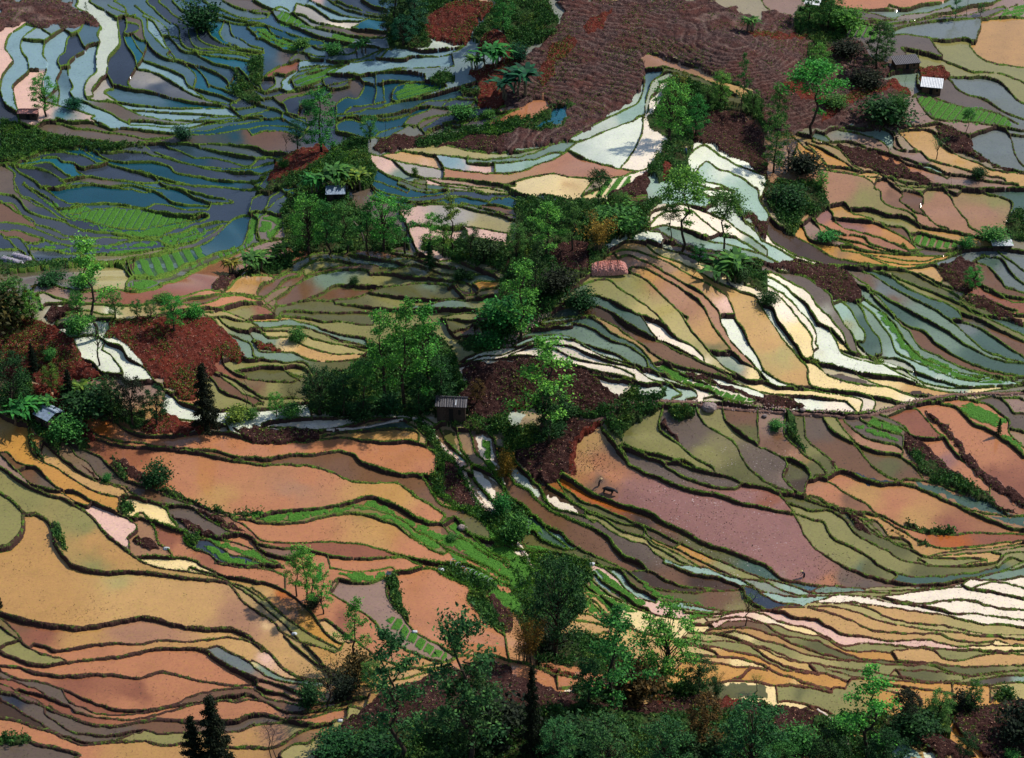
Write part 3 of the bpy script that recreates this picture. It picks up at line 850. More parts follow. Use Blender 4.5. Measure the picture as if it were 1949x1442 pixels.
M@10,38;n@12,50;T@25,58;t@35,66;V@38,73;v@30,45;V@28,40;v@40,60;V@50,68;m@40,42;n@48,55;n@60,62;n@75,72;t@88,79;v@55,38;v@62,48;n@90,62;V@95,68;n@110,74;T@80,52;n@65,38;m@98,48;m@92,34;r@110,32;R@108,42;R@125,55;k@135,65;R@150,75;R@130,32;R@145,50;R@160,60;r@175,75;r@192,90;m@5,70;M@12,75;V@25,75;N@27,80;T@42,82;R@50,88;n@65,95;R@60,80;t@75,88;R@100,95;t@115,105;r@140,112;R@90,105;R@110,118;O@150,122;r@165,122;m@95,112;r@5,95;k@12,100;k@5,115;k@20,135;V@35,97;v@48,106;v@60,125;v@38,115;v@60,135;V@80,118;V@100,128;v@100,140;V@140,133;t@120,133;v@150,140;v@120,140;c@60,20;W@60,24;W@50,26;W@70,20;c@60,10;c@90,16;w@20,8;w@40,24;y@25,4;W@110,20;c@90,5;y@115,14;h@130,5;q@150,9;q@120,4;c@160,14;m@165,20;M@190,22;q@150,12;E@180,1;r@20,25;R@145,22;v@188,140;y@145,136
T 0 3
w8 49 0 55 3 68 6 80 8 98 7 115 9 125 10 140 12 155 13 168 15 174 20 180 28 188 35 195 40
108 0 118 4 130 6 145 8 158 10 170 14 180 17 190 23 195 27
145 0 155 5 165 10 180 12 195 15
160 0 168 2 180 4 195 4
w9 0 37 10 40 20 43 30 45 42 47 55 49 68 48 80 46 92 43 94 43 105 41 118 43 130 47 145 49 160 50 172 49 182 54 190 59
w7 25 60 32 61 40 65 52 64 65 62 80 60 92 60 105 61 115 58 125 58 140 59 155 57 168 55 180 57 188 60 195 65
w7 0 40 8 47 15 55 18 60 26 65 36 69 45 71 50 74
w6 0 46 8 53 14 57
0 62 8 59 15 56
w8 0 65 10 70 20 74 35 76 50 74 65 72 80 71 95 69 108 66 120 64 140 64 152 65 158 70 165 75 175 80 185 84 195 86
w7 155 64 162 63 172 68 182 73 195 78
w8 0 75 12 76 25 80 38 83 55 84 70 83 85 84 102 86 112 83 120 81 130 83 145 87 160 89 175 90 190 88 195 89
w7 0 79 10 84 20 86 32 88 42 92 50 95 60 100 72 105 85 109 100 110 115 109 128 106 142 100 155 96 170 94 185 93 195 94
46 93 49 100 54 104
w7 0 85 10 87 20 91 30 95 35 99 42 102 50 106 58 111 70 115 85 117 100 117 118 113 130 110 145 106 160 104 175 102 185 98 195 99
14 93 25 96 33 98
52 104 62 108 72 112 85 113 100 112 115 110 130 106 145 104 160 101 170 99 185 97
0 89 8 92 14 97
w9 0 95 10 97 18 101 28 104 36 108 44 111 52 114 60 118 70 121 85 122 100 120 115 117 130 118 140 119
0 94 20 98 32 105 34 112 42 118 52 125 65 128 80 129 92 127 105 125 118 128 135 127
36 106 44 110
w7 0 101 10 106 18 112 28 118 40 126 52 130 65 134 85 133 98 128 105 127
w9 0 114 12 117 25 122 38 126 50 132 62 136 75 135 95 134 110 134 122 137 135 135
w9 0 131 10 131 20 132 30 136 42 138 52 141 60 144
w7 162 103 175 104 185 102 195 103
w7 135 119 150 119 165 118 175 117 185 113 195 112
w7 135 127 155 127 170 126 180 124 188 120 195 119
w8 135 135 150 136 168 137 184 136 195 135
#g 0 128 20 130 25 134 12 134 0 135
y@100,25;t@30,20;t@20,30;y@150,35;g@90,10;v@70,3;t@60,55;T@100,53;r@30,52;n@20,48;y@160,52;t@150,60;R@60,66;R@40,64;c@190,75;y@180,68;Z@175,75;v@5,54;v@25,66;R@60,78;R@20,80;R@140,75;R@100,78;r@100,95;r@60,88;R@120,90;R@170,91;r@10,88;m@40,100;m@20,90;r@18,95;r@70,106;R@95,107;r@45,108;R@100,115;n@110,116;n@120,122;m@90,126;m@40,112;X@12,103;m@30,112;m@45,122;N@8,112;v@120,131;R@30,126;R@60,140;m@30,140;t@100,139;R@190,106;m@190,116;t@190,128;c@185,12;c@140,4;R@185,8;t@190,20;v@192,20;n@190,97;r@180,97;t@190,140
T 1 3
w8 0 3 12 5 25 10
0 0 15 2 22 3
w6 58 4 70 6 80 7 92 6 102 4 106 6 104 9
w6 60 15 65 12 74 15 85 16 92 15 98 12 100 17 100 24 104 32 110 39 116 46 122 52 132 57 142 62 150 67
w6 106 7 118 6 128 4 135 5 142 10 152 15 160 18 162 22 160 28 168 38 174 45 182 51 188 55
#l 64 10 72 8 85 9 98 8 99 11 90 14 78 14 70 12
#x 99 7 104 6 103 11 99 11
#g 100 14 107 10 108 18 112 26 112 34 116 42 108 38 102 28
#g 136 5 150 4 165 10 178 16 195 28 195 40 186 30 176 22 172 24 180 40 188 54 180 50 168 38 160 28 163 18 150 12
#d 173 25 180 24 186 30 193 38 190 50 183 46 178 34
#l 150 0 165 2 180 12 195 18 195 22 180 17 165 10
150 0 162 3 175 10 185 16 195 24
165 0 178 6 188 14 195 18
#l/35,18,.75 100 42 106 40 112 45 122 54 132 60 144 66 142 70 132 68 120 60 110 52 104 48
0 14 10 15 20 19 28 23 36 30 44 38 50 46 55 52 62 57 72 60
w8 0 18 8 24 15 32 24 40 34 47 45 54 58 60 66 64
w9 0 34 8 39 16 44 22 51 30 56 40 60 52 64 62 67
w9 0 58 8 63 16 69 22 76 32 82 45 85 58 87
w6 58 23 66 28 76 34 85 40 92 46 97 52 108 60 120 65 132 70 142 72
74 83 90 81 105 78 118 77 130 76 146 73 160 70 175 70 185 72 195 75
w7 0 73 8 77 18 83 28 86 42 87 58 88
w7 0 82 12 86 25 89 38 91 50 92
w6 0 89 15 90 25 93 38 98
w7 0 93 12 95 22 96 32 100 42 102 52 103
w7 0 98 12 101 25 103 40 105 55 103 70 100 85 98
w7 0 103 14 105 24 109 36 110 50 108 65 104 80 99 95 97
w7 0 113 12 112 25 115 40 115 52 112 62 108 75 107 85 107
w7 0 120 12 118 25 117 40 119 52 119 62 117 70 116
w8 0 136 12 136 22 133 32 126 42 121 50 120 62 118
w8 20 143 30 136 42 134 50 128 58 124
#d 42 144 50 138 60 128 66 120 76 112 86 106 95 98 110 90 125 86 140 80 160 78 175 74 190 78 195 84 195 144
#g 50 144 70 132 90 124 130 118 195 120 195 144
O@20,22;y@10,20;o@45,48;c@62,60;n@30,35;v@10,25;v@45,57;y@30,70;c@10,45;t@60,70;M@70,20;M@90,30;M@105,42;R@120,25;R@140,45;R@170,62;R@130,10;R@20,12;R@55,35;r@68,42;R@90,55;P@10,70;t@28,78;e@10,82;T@15,88;T@10,91;T@25,99;n@20,96;n@30,105;m@8,100;m@20,113;R@60,112;t@80,104;n@60,106;m@8,116;v@30,124;T@10,126;n@30,133;n@15,140;v@50,134;g@45,140;t@90,86;y@120,80;y@135,74;R@40,30
T 2 3
#l 6 0 14 2 20 12 20 18 12 10 4 2
#l 0 12 10 20 16 26 16 30 8 24 0 16
0 12 10 18 16 24
62 10 66 8 72 14 80 20 90 26 98 32 106 34
68 0 76 6 84 12 88 18 92 22 100 27 112 30
#l 68 6 74 8 82 14 90 22 100 28 106 32 98 34 90 28 82 22 74 14
#l 62 12 72 20 82 28 92 34 98 36 92 37 80 32 70 24 62 18
#l 60 18 66 20 76 28 84 34 80 36 70 28 60 24
#l 58 26 66 30 72 38 64 36 58 32
#l 98 14 104 16 115 22 128 26 150 30 170 36 155 33 138 30 120 26 106 22
#q 76 6 84 6 88 12 92 18 100 22 112 26 116 29 106 28 95 24 88 18 82 10
#q 66 6 70 8 74 14 80 22 84 24 76 20 70 14
w7 66 2 72 4 80 4 86 6 90 12 96 18 104 22 112 26 120 29 135 29 150 33 165 35
w7 78 0 90 6 98 12 105 17 115 20 125 21 140 21 152 19 165 19 175 18 178 22 180 26 195 32
94 7 105 6 112 8 118 12 130 16 145 17 155 18
60 16 70 24 80 32 84 36
66 14 76 22 88 28 96 34 102 36
58 24 68 30 74 36 80 40
w7 118 0 130 4 142 8 155 9 165 12 175 16 182 18 195 22
w7 132 0 148 3 162 8 175 11 195 15
148 0 162 6 178 13 195 20
165 0 178 6 195 13
102 0 106 6
120 30 135 31 150 33 162 34
125 33 145 35 162 35
134 36 150 37 162 36 175 34 195 34
#l 136 37 148 36 158 36 155 39 140 41
135 41 150 40 162 39 170 37
140 44 150 45 158 43 165 38 180 36 195 36
150 42 155 47 
w7 150 50 158 48 165 44 178 43 195 45
w7 150 44 165 41 178 40 195 41
w7 136 52 150 52 165 54 180 59 195 65
150 50 170 48 185 49 195 53
160 52 175 52 195 59
w7 132 56 150 58 165 58 180 60 195 67
w8 130 61 145 62 158 63 170 66 185 69 195 71
w8 132 67 148 68 165 70 180 72 195 75
w8 132 74 145 74 160 76 172 78 185 78 195 80
170 86 176 84 184 78
w8 160 87 172 88 185 89 195 91
w7 0 73 12 75 22 78 35 82 48 85 58 86
40 92 55 90
52 38 60 38 68 40 76 44 84 46 95 47
56 62 62 56 70 54 78 52
#g 40 70 60 72 66 78 58 80 45 78
#V 148 90 158 90 175 90 195 92 195 102 180 100 162 100 150 96
#W 45 68 56 66 54 70 48 72
#W 42 93 58 90 58 96 52 97
#d 0 32 6 36 5 48 2 54 0 52
#r 28 76 58 86 56 86 40 84 30 80
#d 0 82 12 84 26 90 40 94 56 98 70 104 95 106 130 100 150 98 175 102 195 104 195 144 0 144
#r 110 99 126 99 125 104 115 106
#r 156 101 176 101 172 108 158 108
#g 0 110 40 108 90 112 140 110 195 115 195 144 0 144
#g 50 92 150 90 150 97 110 100 60 104
#g 25 0 62 0 66 10 58 18 56 36 20 40 20 14
y@60,42;y@70,58;y@66,66;c@75,46;y@80,66;o@125,83;o@110,78;R@20,80;R@40,88;R@2,65;g@150,54;g@145,56;v@180,62;c@160,64;y@160,70;o@150,80;o@180,85;c@155,80;c@175,74;P@170,38;P@165,42;c@145,47;v@160,47;n@165,46;t@185,51;c@185,57;n@125,12;n@90,2;N@110,11;V@140,24;n@155,28;E@100,13;q@140,4;q@170,4;N@145,12;x@190,27;v@175,8;E@190,6;q@130,31;v@170,32;W@50,69;c@190,70;v@185,65
T 3 3
w6 0 2 8 6 16 12 28 14 40 16 50 17
0 10 15 14 28 18 38 22
0 12 12 18 22 22 35 24 50 24
0 20 12 23 25 25 40 25
0 27 12 29 28 30
w6 34 30 45 27 55 24 70 24 88 25 105 23 120 21 135 19 150 18
55 16 70 19 85 18 100 18 120 18 138 18 148 15
w6 36 22 45 18 55 17 65 18 80 20 100 20 130 19
w6 38 22 55 22 75 21 95 22
w7 56 0 68 5 82 10 98 14 115 16 132 15 148 12 165 9 180 5 195 2
82 0 92 4 100 8 98 12
w6 100 8 112 10 130 10 148 8 162 6 172 3 178 0
115 0 130 2 148 1 165 0
158 12 175 7 195 2
150 16 156 12 165 13 180 12 195 9
148 15 154 20 165 16 178 14 195 18
150 18 156 20
w8 157 20 170 21 185 24 195 26
w8 85 25 100 28 112 30 125 30 140 28 155 28 168 31 180 33 195 34
w8 70 24 90 28 105 30 120 32 132 35 145 38 160 38 175 40 195 42
w8 42 29 55 30 68 29 80 31 95 33 110 35 125 37 140 39 155 43 168 45 180 45 195 47
w7 58 30 75 32 85 36 92 40 105 43 120 45 135 46 148 49 165 52 180 53 195 53
w7 35 32 50 32 62 34 75 38 88 43 105 46 125 49 145 51 160 53 175 54 195 56
w7 10 34 25 33 38 34 52 38 65 42 75 47 88 51 105 52 120 52 132 52 142 56 158 58 170 57 178 58 195 62
0 35 14 36 25 40 40 42 52 48 60 52 75 54 92 57 110 57 125 57 135 60 150 62 172 61
173 58 172 61 195 62
w7 0 40 10 42 22 45 35 48 48 54 60 61 75 60 92 60 108 62 125 63 140 64 165 65 180 66 195 66
96 66 105 65 118 64 128 65 135 70 145 72 160 69 175 67 195 68
w6 0 45 12 46 22 50 35 53 48 56 56 61 65 65 80 65 95 66 100 70
w6 0 49 15 53 30 56 42 58 55 64 70 69 85 71 100 72 115 73 128 74 140 76 160 77 195 76
w6 0 50 12 54 25 60 40 65 52 68 65 72 80 73 95 75 110 75 125 75 135 78 145 82 160 84 175 82 195 80
w6 0 58 12 60 22 64 32 68 48 71 65 73
w7 0 64 12 69 25 73 40 75 55 78 70 80 85 81 100 84 115 86 130 88 150 89 165 86 180 84 195 84
0 62 15 68 28 73
w8 0 70 12 73 22 77 35 80 43 82 36 76
w8 0 74 12 77 22 80 35 81 48 82 60 86 75 87 95 88 115 89 135 90 155 91 165 92 172 93 178 94 176 100 170 104
w9 0 78 12 82 25 86 38 90 52 93 62 94
w9 0 90 12 92 25 92 38 94 52 97
48 79 60 82 68 84 85 86
98 80 110 80 125 80 145 82
100 80 106 86
88 91 105 92 120 95 135 97 144 99 142 102
w8 88 94 98 96 108 98 115 99 119 105 116 111
165 92 175 90 188 89 195 90
150 85 165 82 180 80
12 104 25 104 38 107 50 111 55 113
w4 38 108 48 114 58 124 62 132
#d 5 106 20 106 35 108 42 114 46 122 40 140 20 144 15 130 8 120
#d 145 112 155 106 168 106 180 103 195 102 195 144 165 144 150 128 142 118
#d 110 126 125 126 140 130 150 138 160 144 130 144 115 132
#q 97 138 103 134 110 135 117 140 120 144 100 144
#w 120 139 128 140 132 144 122 144
100 132 112 134 120 138 130 140 138 144
#g 0 106 5 106 10 122 16 132 20 144 0 144
#g 40 116 50 114 60 128 95 130 100 136 96 144 36 144
#g 108 104 118 108 150 104 148 108 140 116 140 128 110 126 105 118
#g 172 102 180 94 190 102 180 104
#g 55 112 95 112 110 120 110 128 98 130 60 126
V@30,98;v@15,98;v@45,102;c@20,106;q@12,8;q@20,18;q@30,28;S@38,17;e@55,20;k@40,6;m@60,10;R@50,12;m@75,15;E@72,4;V@80,6;V@120,6;E@120,13;E@175,5;e@185,5;v@100,22;W@110,27;W@160,24;W@185,18;W@160,34;W@130,33;W@60,27;W@100,31;W@155,41;W@155,15;W@187,30;y@110,40;g@180,50;g@150,46;g@80,38;g@110,47;y@30,36;y@50,40;y@70,50;y@100,54;y@80,43;y@55,36;g@130,50;y@150,57;g@150,60;P@20,41;P@50,52;P@90,58;P@120,60;W@12,45;c@30,50;c@180,64;v@80,63;y@115,68;y@160,73;v@145,68;v@30,54;v@15,48;V@40,60;o@75,68;v@25,57;v@50,68;v@15,62;g@40,73;v@75,77;V@110,77;V@120,84;v@145,86;V@155,80;v@90,79;o@20,82;o@45,88;o@12,78;c@10,84;c@25,90;y@40,94;o@112,104;o@100,102;v@90,92;y@105,95;o@165,98;o@130,98;g@185,95;o@120,91;v@190,78;N@180,88;V@60,79;v@55,80;o@5,88;q@188,88;y@140,60
T A 0
#g 54 40 58 34 66 37 70 42 77 44 78 47 70 48 58 48 54 46
#g 98 38 104 38 118 38 124 40 120 44 112 48 108 52 104 56 100 62 95 64 90 62 94 57 97 50 98 46
#d 104 48 108 46 112 46 112 52 106 51
#g 66 71 72 66 80 62 86 66 88 71 90 78 84 78 72 79 60 78 60 74
#d 86 76 94 71 97 73 98 78 94 80 90 79
#d 90 69 96 69 100 69 104 70 108 70 112 71 116 75 117 77 112 79 104 78 98 77 94 76 90 74 88 71
#g 97 107 101 106 111 107 111 116 107 120 100 122 97 116
#g 100 121 112 121 118 124 126 128 128 132 118 130 108 127 102 126
70 56 80 57 90 56 98 54
60 63 66 65 74 67
64 58 74 59 84 59 95 58
66 66 74 68 82 70
108 112 116 114 124 117 133 118
106 118 114 119 124 121 134 123
105 123 114 124 122 127 130 129
108 126 116 128 126 131 136 131
62 118 66 121 72 125 80 127 86 128
66 131 74 130 82 128 90 124
54 121 60 126 66 130
112 115 120 120 128 122 136 124
#r 102 14 105 9 108 7 110 8 108 11 106 12 105 15 103 17
#r 111 5 114 3 117 2 115 5 112 7
#r 142 6.4 148 6.2 155 7 150 7.6 144 7.2
#l 88 102 94 106 99 110 99 113 93 109 87 104
#l 92 100 97 104 101 109 100 111 95 106
#l 94 112 98 114 100 117 97 116 93 113
v@72,60;v@66,62;v@75,70;v@80,58;y@112,117;c@118,122;y@112,121;c@110,125;y@122,125;y@126,128;o@132,129;V@60,57;m@68,41
#N 123 42 130 46 138 48 146 52 140 51 130 49
36 108 44 111 52 117 60 125 64 129
T@45,118;P@90,34
"""
# ---------------------------------------------------------------- turning the survey into maps
FW,FH=1949,1442
CELL=1.2; Q=1.5/CELL
NX,NY=int(FW/CELL)+1,int(FH/CELL)+1
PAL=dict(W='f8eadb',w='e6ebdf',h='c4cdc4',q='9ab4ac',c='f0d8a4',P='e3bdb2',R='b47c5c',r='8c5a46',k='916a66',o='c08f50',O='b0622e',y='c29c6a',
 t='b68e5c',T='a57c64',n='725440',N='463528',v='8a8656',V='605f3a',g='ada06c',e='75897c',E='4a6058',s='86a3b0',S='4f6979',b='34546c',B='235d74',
 l='3d6b2c',Z='70787a',D='174658',x='363f50',X='2b2f3d',m='65584f',M='937a70',G='aaa4a0')  # whites and blues hold sky reflection and cloud shade as water colour
def hex2(h): return np.array([int(h[i:i+2],16)/255 for i in (0,2,4)])
OX=[0,480,960,1449]; OY=[0,350,710,1072]; K=10/3.898
def parse(txt):
    lines=[];polys=[];seeds=[];t=None
    for ln in txt.splitlines():
        ln=ln.strip()
        if not ln: continue
        if ln[:2]=='T ':
            _,c,r=ln.split(); t=('A',0) if c=='A' else (int(c),int(r)); continue
        if t[0]=='A': ox=oy=0;K=10.
        else: ox,oy=OX[t[0]],OY[t[1]];K=10/3.898
        if '@' in ln:
            for s in ln.split(';'):
                if not s: continue
                c,xy=s.split('@'); x,y=xy.split(','); seeds.append((c,ox+float(x)*K,oy+float(y)*K))
            continue
        tok=ln.split(); w=5.5; cls=None
        if ln[0]=='#': cls=tok[0][1:]; tok=tok[1:]
        elif ln[0]=='w': w=float(tok[0][1:]); tok=tok[1:]
        a=np.array([float(q) for q in tok]).reshape(-1,2)*K+np.array([ox,oy])
        if cls: polys.append((cls,a))
        else: lines.append((w,a,t))
    return lines,polys,seeds
def smooth(a,step):
    n=len(a)
    if n==2: P=[a[0]-(a[1]-a[0]),a[0],a[1],a[1]+(a[1]-a[0])]
    else: P=[2*a[0]-a[1]]+list(a)+[2*a[-1]-a[-2]]
    out=[]
    for i in range(1,len(P)-2):
        p0,p1,p2,p3=P[i-1:i+3]; m=max(2,int(np.hypot(*(p2-p1))/step))
        t=np.linspace(0,1,m,endpoint=False)[:,None]
        out.append(.5*((2*p1)+(-p0+p2)*t+(2*p0-5*p1+4*p2-p3)*t*t+(-p0+3*p1-3*p2+p3)*t**3))
    out.append(np.array([P[-2]])); return np.vstack(out)
def snap(lines):
    ends=[(i,e,l[1][0 if e==0 else -1].copy(),l[2]) for i,l in enumerate(lines) for e in (0,1)]
    used=set()
    for a in range(len(ends)):
        if a in used: continue
        best=None
        for b in range(len(ends)):
            if b==a or b in used or ends[b][3]==ends[a][3]: continue
            d=np.hypot(*(ends[b][2]-ends[a][2]))
            if d<24 and (best is None or d<best[0]): best=(d,b)
        if best:
            b=best[1]; m=(ends[a][2]+ends[b][2])/2
            for q in (a,b):
                i,e,_,_=ends[q]; lines[i][1][0 if e==0 else -1]=m
            used|={a,b}
    return lines
def noise2(x,y,seed=0):
    r=np.random.RandomState(seed); T=r.rand(256,256)
    xi=np.floor(x).astype(int);yi=np.floor(y).astype(int);fx=x-xi;fy=y-yi
    fx=fx*fx*(3-2*fx);fy=fy*fy*(3-2*fy)
    g=lambda i,j:T[(xi+i)%256,(yi+j)%256]
    return (g(0,0)*(1-fx)+g(1,0)*fx)*(1-fy)+(g(0,1)*(1-fx)+g(1,1)*fx)*fy
def fbm(x,y,seed=0,o=4):
    s=0;a=.5
    for i in range(o): s=s+a*noise2(x*2**i,y*2**i,seed+i); a*=.5
    return s
def polymask(a):
    X=a[:,0]/CELL;Y=a[:,1]/CELL
    x0,x1=max(0,int(X.min())),min(NX,int(X.max())+2); y0,y1=max(0,int(Y.min())),min(NY,int(Y.max())+2)
    if x1<=x0 or y1<=y0: return None
    gx,gy=np.meshgrid(np.arange(x0,x1),np.arange(y0,y1))
    ins=np.zeros(gx.shape,bool); n=len(X)
    nx=(noise2(gx/9.,gy/9.,5)-.5)*8+(noise2(gx/2.5,gy/2.5,6)-.5)*2.5
    ny=(noise2(gx/9.,gy/9.,8)-.5)*8+(noise2(gx/2.5,gy/2.5,9)-.5)*2.5
    px=gx+nx;py=gy+ny
    for i in range(n):
        j=(i-1)%n
        c=((Y[i]>py)!=(Y[j]>py))&(px<(X[j]-X[i])*(py-Y[i])/(Y[j]-Y[i]+1e-9)+X[i]); ins^=c
    return (slice(y0,y1),slice(x0,x1)),ins
def components(free):
    runs=[];par=[]
    def find(i):
        while par[i]!=i: par[i]=par[par[i]]; i=par[i]
        return i
    prev=[]
    for y in range(free.shape[0]):
        r=np.concatenate([[0],free[y].astype(np.int8),[0]]); d=np.diff(r)
        s=np.where(d==1)[0];e=np.where(d==-1)[0];cur=[]
        k=0
        for a,b in zip(s,e):
            i=len(par);par.append(i);runs.append((y,a,b));cur.append((a,b,i))
            while k<len(prev) and prev[k][1]<=a: k+=1
            q=k
            while q<len(prev) and prev[q][0]<b:
                ra,rb=find(i),find(prev[q][2])
                if ra!=rb: par[max(ra,rb)]=min(ra,rb)
                q+=1
        prev=cur
    lab=np.full(free.shape,-1,int);ids={}
    for i,(y,a,b) in enumerate(runs):
        lab[y,a:b]=ids.setdefault(find(i),len(ids))
    return lab,len(ids)
def build_maps(txt):
    lines,polys,seeds=parse(txt); lines=snap(lines)
    SP=[smooth(a,CELL*.6) for w,a,t in lines]
    D=np.full((NY,NX),99.)
    R=10
    pts=np.vstack(SP)/CELL; wid=np.concatenate([np.full(len(s),w) for s,(w,a,t) in zip(SP,lines)])/5.5
    # wobble
    wob=np.stack([noise2(pts[:,0]/11,pts[:,1]/11,3)-.5,noise2(pts[:,0]/11,pts[:,1]/11,4)-.5],1)*2.2
    pts=pts+wob
    bx=np.round(pts[:,0]).astype(int);by=np.round(pts[:,1]).astype(int)
    for dy in range(-R,R+1):
        for dx in range(-R,R+1):
            x=bx+dx;y=by+dy;ok=(x>=0)&(x<NX)&(y>=0)&(y<NY)
            d=np.hypot(x-pts[:,0],y-pts[:,1])/wid/Q
            np.minimum.at(D,(y[ok],x[ok]),d[ok])
    # let every line end run on until it meets another bund
    ext=[]
    Dt=np.full((NY,NX),99.);own=np.full((NY,NX),-1)
    off=0
    for li,s in enumerate(SP):
        q=np.round(pts[off:off+len(s)]).astype(int);off+=len(s)
        q[:,0]=q[:,0].clip(0,NX-1);q[:,1]=q[:,1].clip(0,NY-1)
        own[q[:,1],q[:,0]]=li
    off=0
    for li,s in enumerate(SP):
        P=pts[off:off+len(s)];off+=len(s)
        for e,tg in ((P[0],P[0]-P[min(8,len(P)-1)]),(P[-1],P[-1]-P[-min(9,len(P))])):
            ang0=math.atan2(tg[1],tg[0]);best=None
            for da in (0,.25,-.25,.5,-.5,.8,-.8,1.2,-1.2,1.6,-1.6,2.2,-2.2):
                c_,s_=math.cos(ang0+da),math.sin(ang0+da)
                for st in range(2,43):
                    x=int(round(e[0]+c_*st));y=int(round(e[1]+s_*st))
                    if not(0<=x<NX and 0<=y<NY): 
                        if da==0: best=min(best or (1e9,),(st,c_,s_))
                        break
                    x0,x1,y0,y1=max(0,x-1),x+2,max(0,y-1),y+2
                    o=own[y0:y1,x0:x1]
                    if ((o>=0)&(o!=li)).any():
                        sc_=st*(1+abs(da)*.9)
                        if best is None or sc_<best[0]: best=(sc_,c_,s_,st)
                        break
            if best and len(best)>3:
                st=best[3]+1
                if st>2: ext.append(e+np.arange(0,st,.5)[:,None]*np.array([best[1],best[2]]))
    if ext:
        E_=np.vstack(ext);bx=np.round(E_[:,0]).astype(int);by=np.round(E_[:,1]).astype(int)
        for dy in range(-3,4):
            for dx in range(-3,4):
                x=bx+dx;y=by+dy;ok=(x>=0)&(x<NX)&(y>=0)&(y<NY)
                np.minimum.at(D,(y[ok],x[ok]),np.hypot(x-E_[:,0],y-E_[:,1])[ok]*1.25/Q)
    gy,gx=np.mgrid[0:NY,0:NX]
    pm=np.zeros((NY,NX),bool)
    for pc,a in polys:
        if pc[0] in 'drgu':
            r=polymask(a)
            if r is not None: pm[r[0]]|=r[1]
    rough=(noise2(gx/5.,gy/5.,11)-.5)*1.0+(noise2(gx/17.,gy/17.,12)-.5)*.9
    persp=.8+.45*gy/NY
    half=.74*persp
    core=(D<.9)|pm
    lab,n=components(~core)
    L=lab.copy()
    for it in range(12):
        for ax,sh in ((0,1),(0,-1),(1,1),(1,-1)):
            m=L<0
            r=np.roll(L,sh,ax)
            L[m]=r[m]
    L[L<0]=0
    # colours
    sc=np.array([hex2(PAL[s[0]]) for s in seeds]); sx=np.array([s[1] for s in seeds])/CELL; sy=np.array([s[2] for s in seeds])/CELL
    ix=np.clip(np.round(sx).astype(int),0,NX-1); iy=np.clip(np.round(sy).astype(int),0,NY-1)
    sl=L[iy,ix]
    cnt=np.bincount(L.ravel(),minlength=n)
    cx=np.bincount(L.ravel(),gx.ravel(),minlength=n)/np.maximum(cnt,1);cy=np.bincount(L.ravel(),gy.ravel(),minlength=n)/np.maximum(cnt,1)
    col=np.zeros((NY,NX,3)); base=np.zeros((n,3))
    rs=np.random.RandomState(7)
    by_l={}
    for k,l in enumerate(sl): by_l.setdefault(l,[]).append(k)
    for l in range(n):
        d=np.hypot(sx-cx[l],(sy-cy[l])*1.6)+2; w=d**-3.; 
        base[l]=(sc*w[:,None]).sum(0)/w.sum()*(1+.18*(rs.rand()-.5))
    col[:]=base[L]
    fl=L.ravel(); order=np.argsort(fl,kind='stable'); st=np.searchsorted(fl[order],np.arange(n+1))
    wx=gx+(fbm(gx/30.,gy/30.,31)-.5)*32; wy=gy+(fbm(gx/30.,gy/30.,41)-.5)*32
    cf=col.reshape(-1,3)
    for l,ks in by_l.items():
        idx=order[st[l]:st[l+1]]
        X=wx.ravel()[idx];Y=wy.ravel()[idx]
        num=np.zeros((len(idx),3));den=np.zeros(len(idx))
        kd=np.minimum(D[iy[ks],ix[ks]],8.); kw=(kd/kd.max())**2
        if len(ks)>2:
            sk=sc[ks]; med=np.median(np.repeat(sk,np.maximum(1,(kd).astype(int)),0),0); dd=np.abs(sk-med).sum(1); kw=kw*(np.exp(-(dd/.33)**2)+.03)
        for k,q_ in zip(ks,kw):
            d=q_*((X-sx[k])**2+((Y-sy[k])*1.3)**2+90)**-1.5
            num+=d[:,None]*sc[k];den+=d
        cf[idx]=num/den[:,None]
    thick=np.zeros(n); np.maximum.at(thick,L.ravel(),np.where(D<90,D,8).ravel())
    TK=thick[L]
    bund=D<(half+rough*.7)*np.clip(TK/6.,.72,1.1)
    cls=np.zeros((NY,NX),np.int8)   # 0 water 1 bund 2 dark tilled 3 red earth 4 grass 5 seedling
    cls[bund]=1
    gid=np.zeros((NY,NX),np.int16)
    for pc,a in polys:
        par=pc.split('/'); c=par[0]
        r=polymask(a)
        if r is None: continue
        sl_,ins=r
        if c in('d','r','g','l','u'):
            if c=='l':
                m=ins&(cls[sl_]!=1)
                if len(par)>1:
                    ang,p,du=[float(q) for q in par[1].split(',')]
                    X=gx[sl_]*CELL*math.cos(math.radians(ang))+gy[sl_]*CELL*math.sin(math.radians(ang))
                    m&=((X/p)%1)<du
                else: m&=noise2(gx[sl_]/6.,gy[sl_]/6.,51)>.12
                cls[sl_][m]=5
            else:
                cls[sl_][ins]={'d':2,'r':3,'g':4,'u':6}[c]
        else:
            m=ins&(cls[sl_]!=1)
            cls[sl_][m]=0; col[sl_][m]=hex2(PAL[c])*.98
    return dict(tk=TK,cls=cls,col=col,lab=L,n=n,D=D,gx=gx,gy=gy,SP=SP,lines=lines,polys=polys)

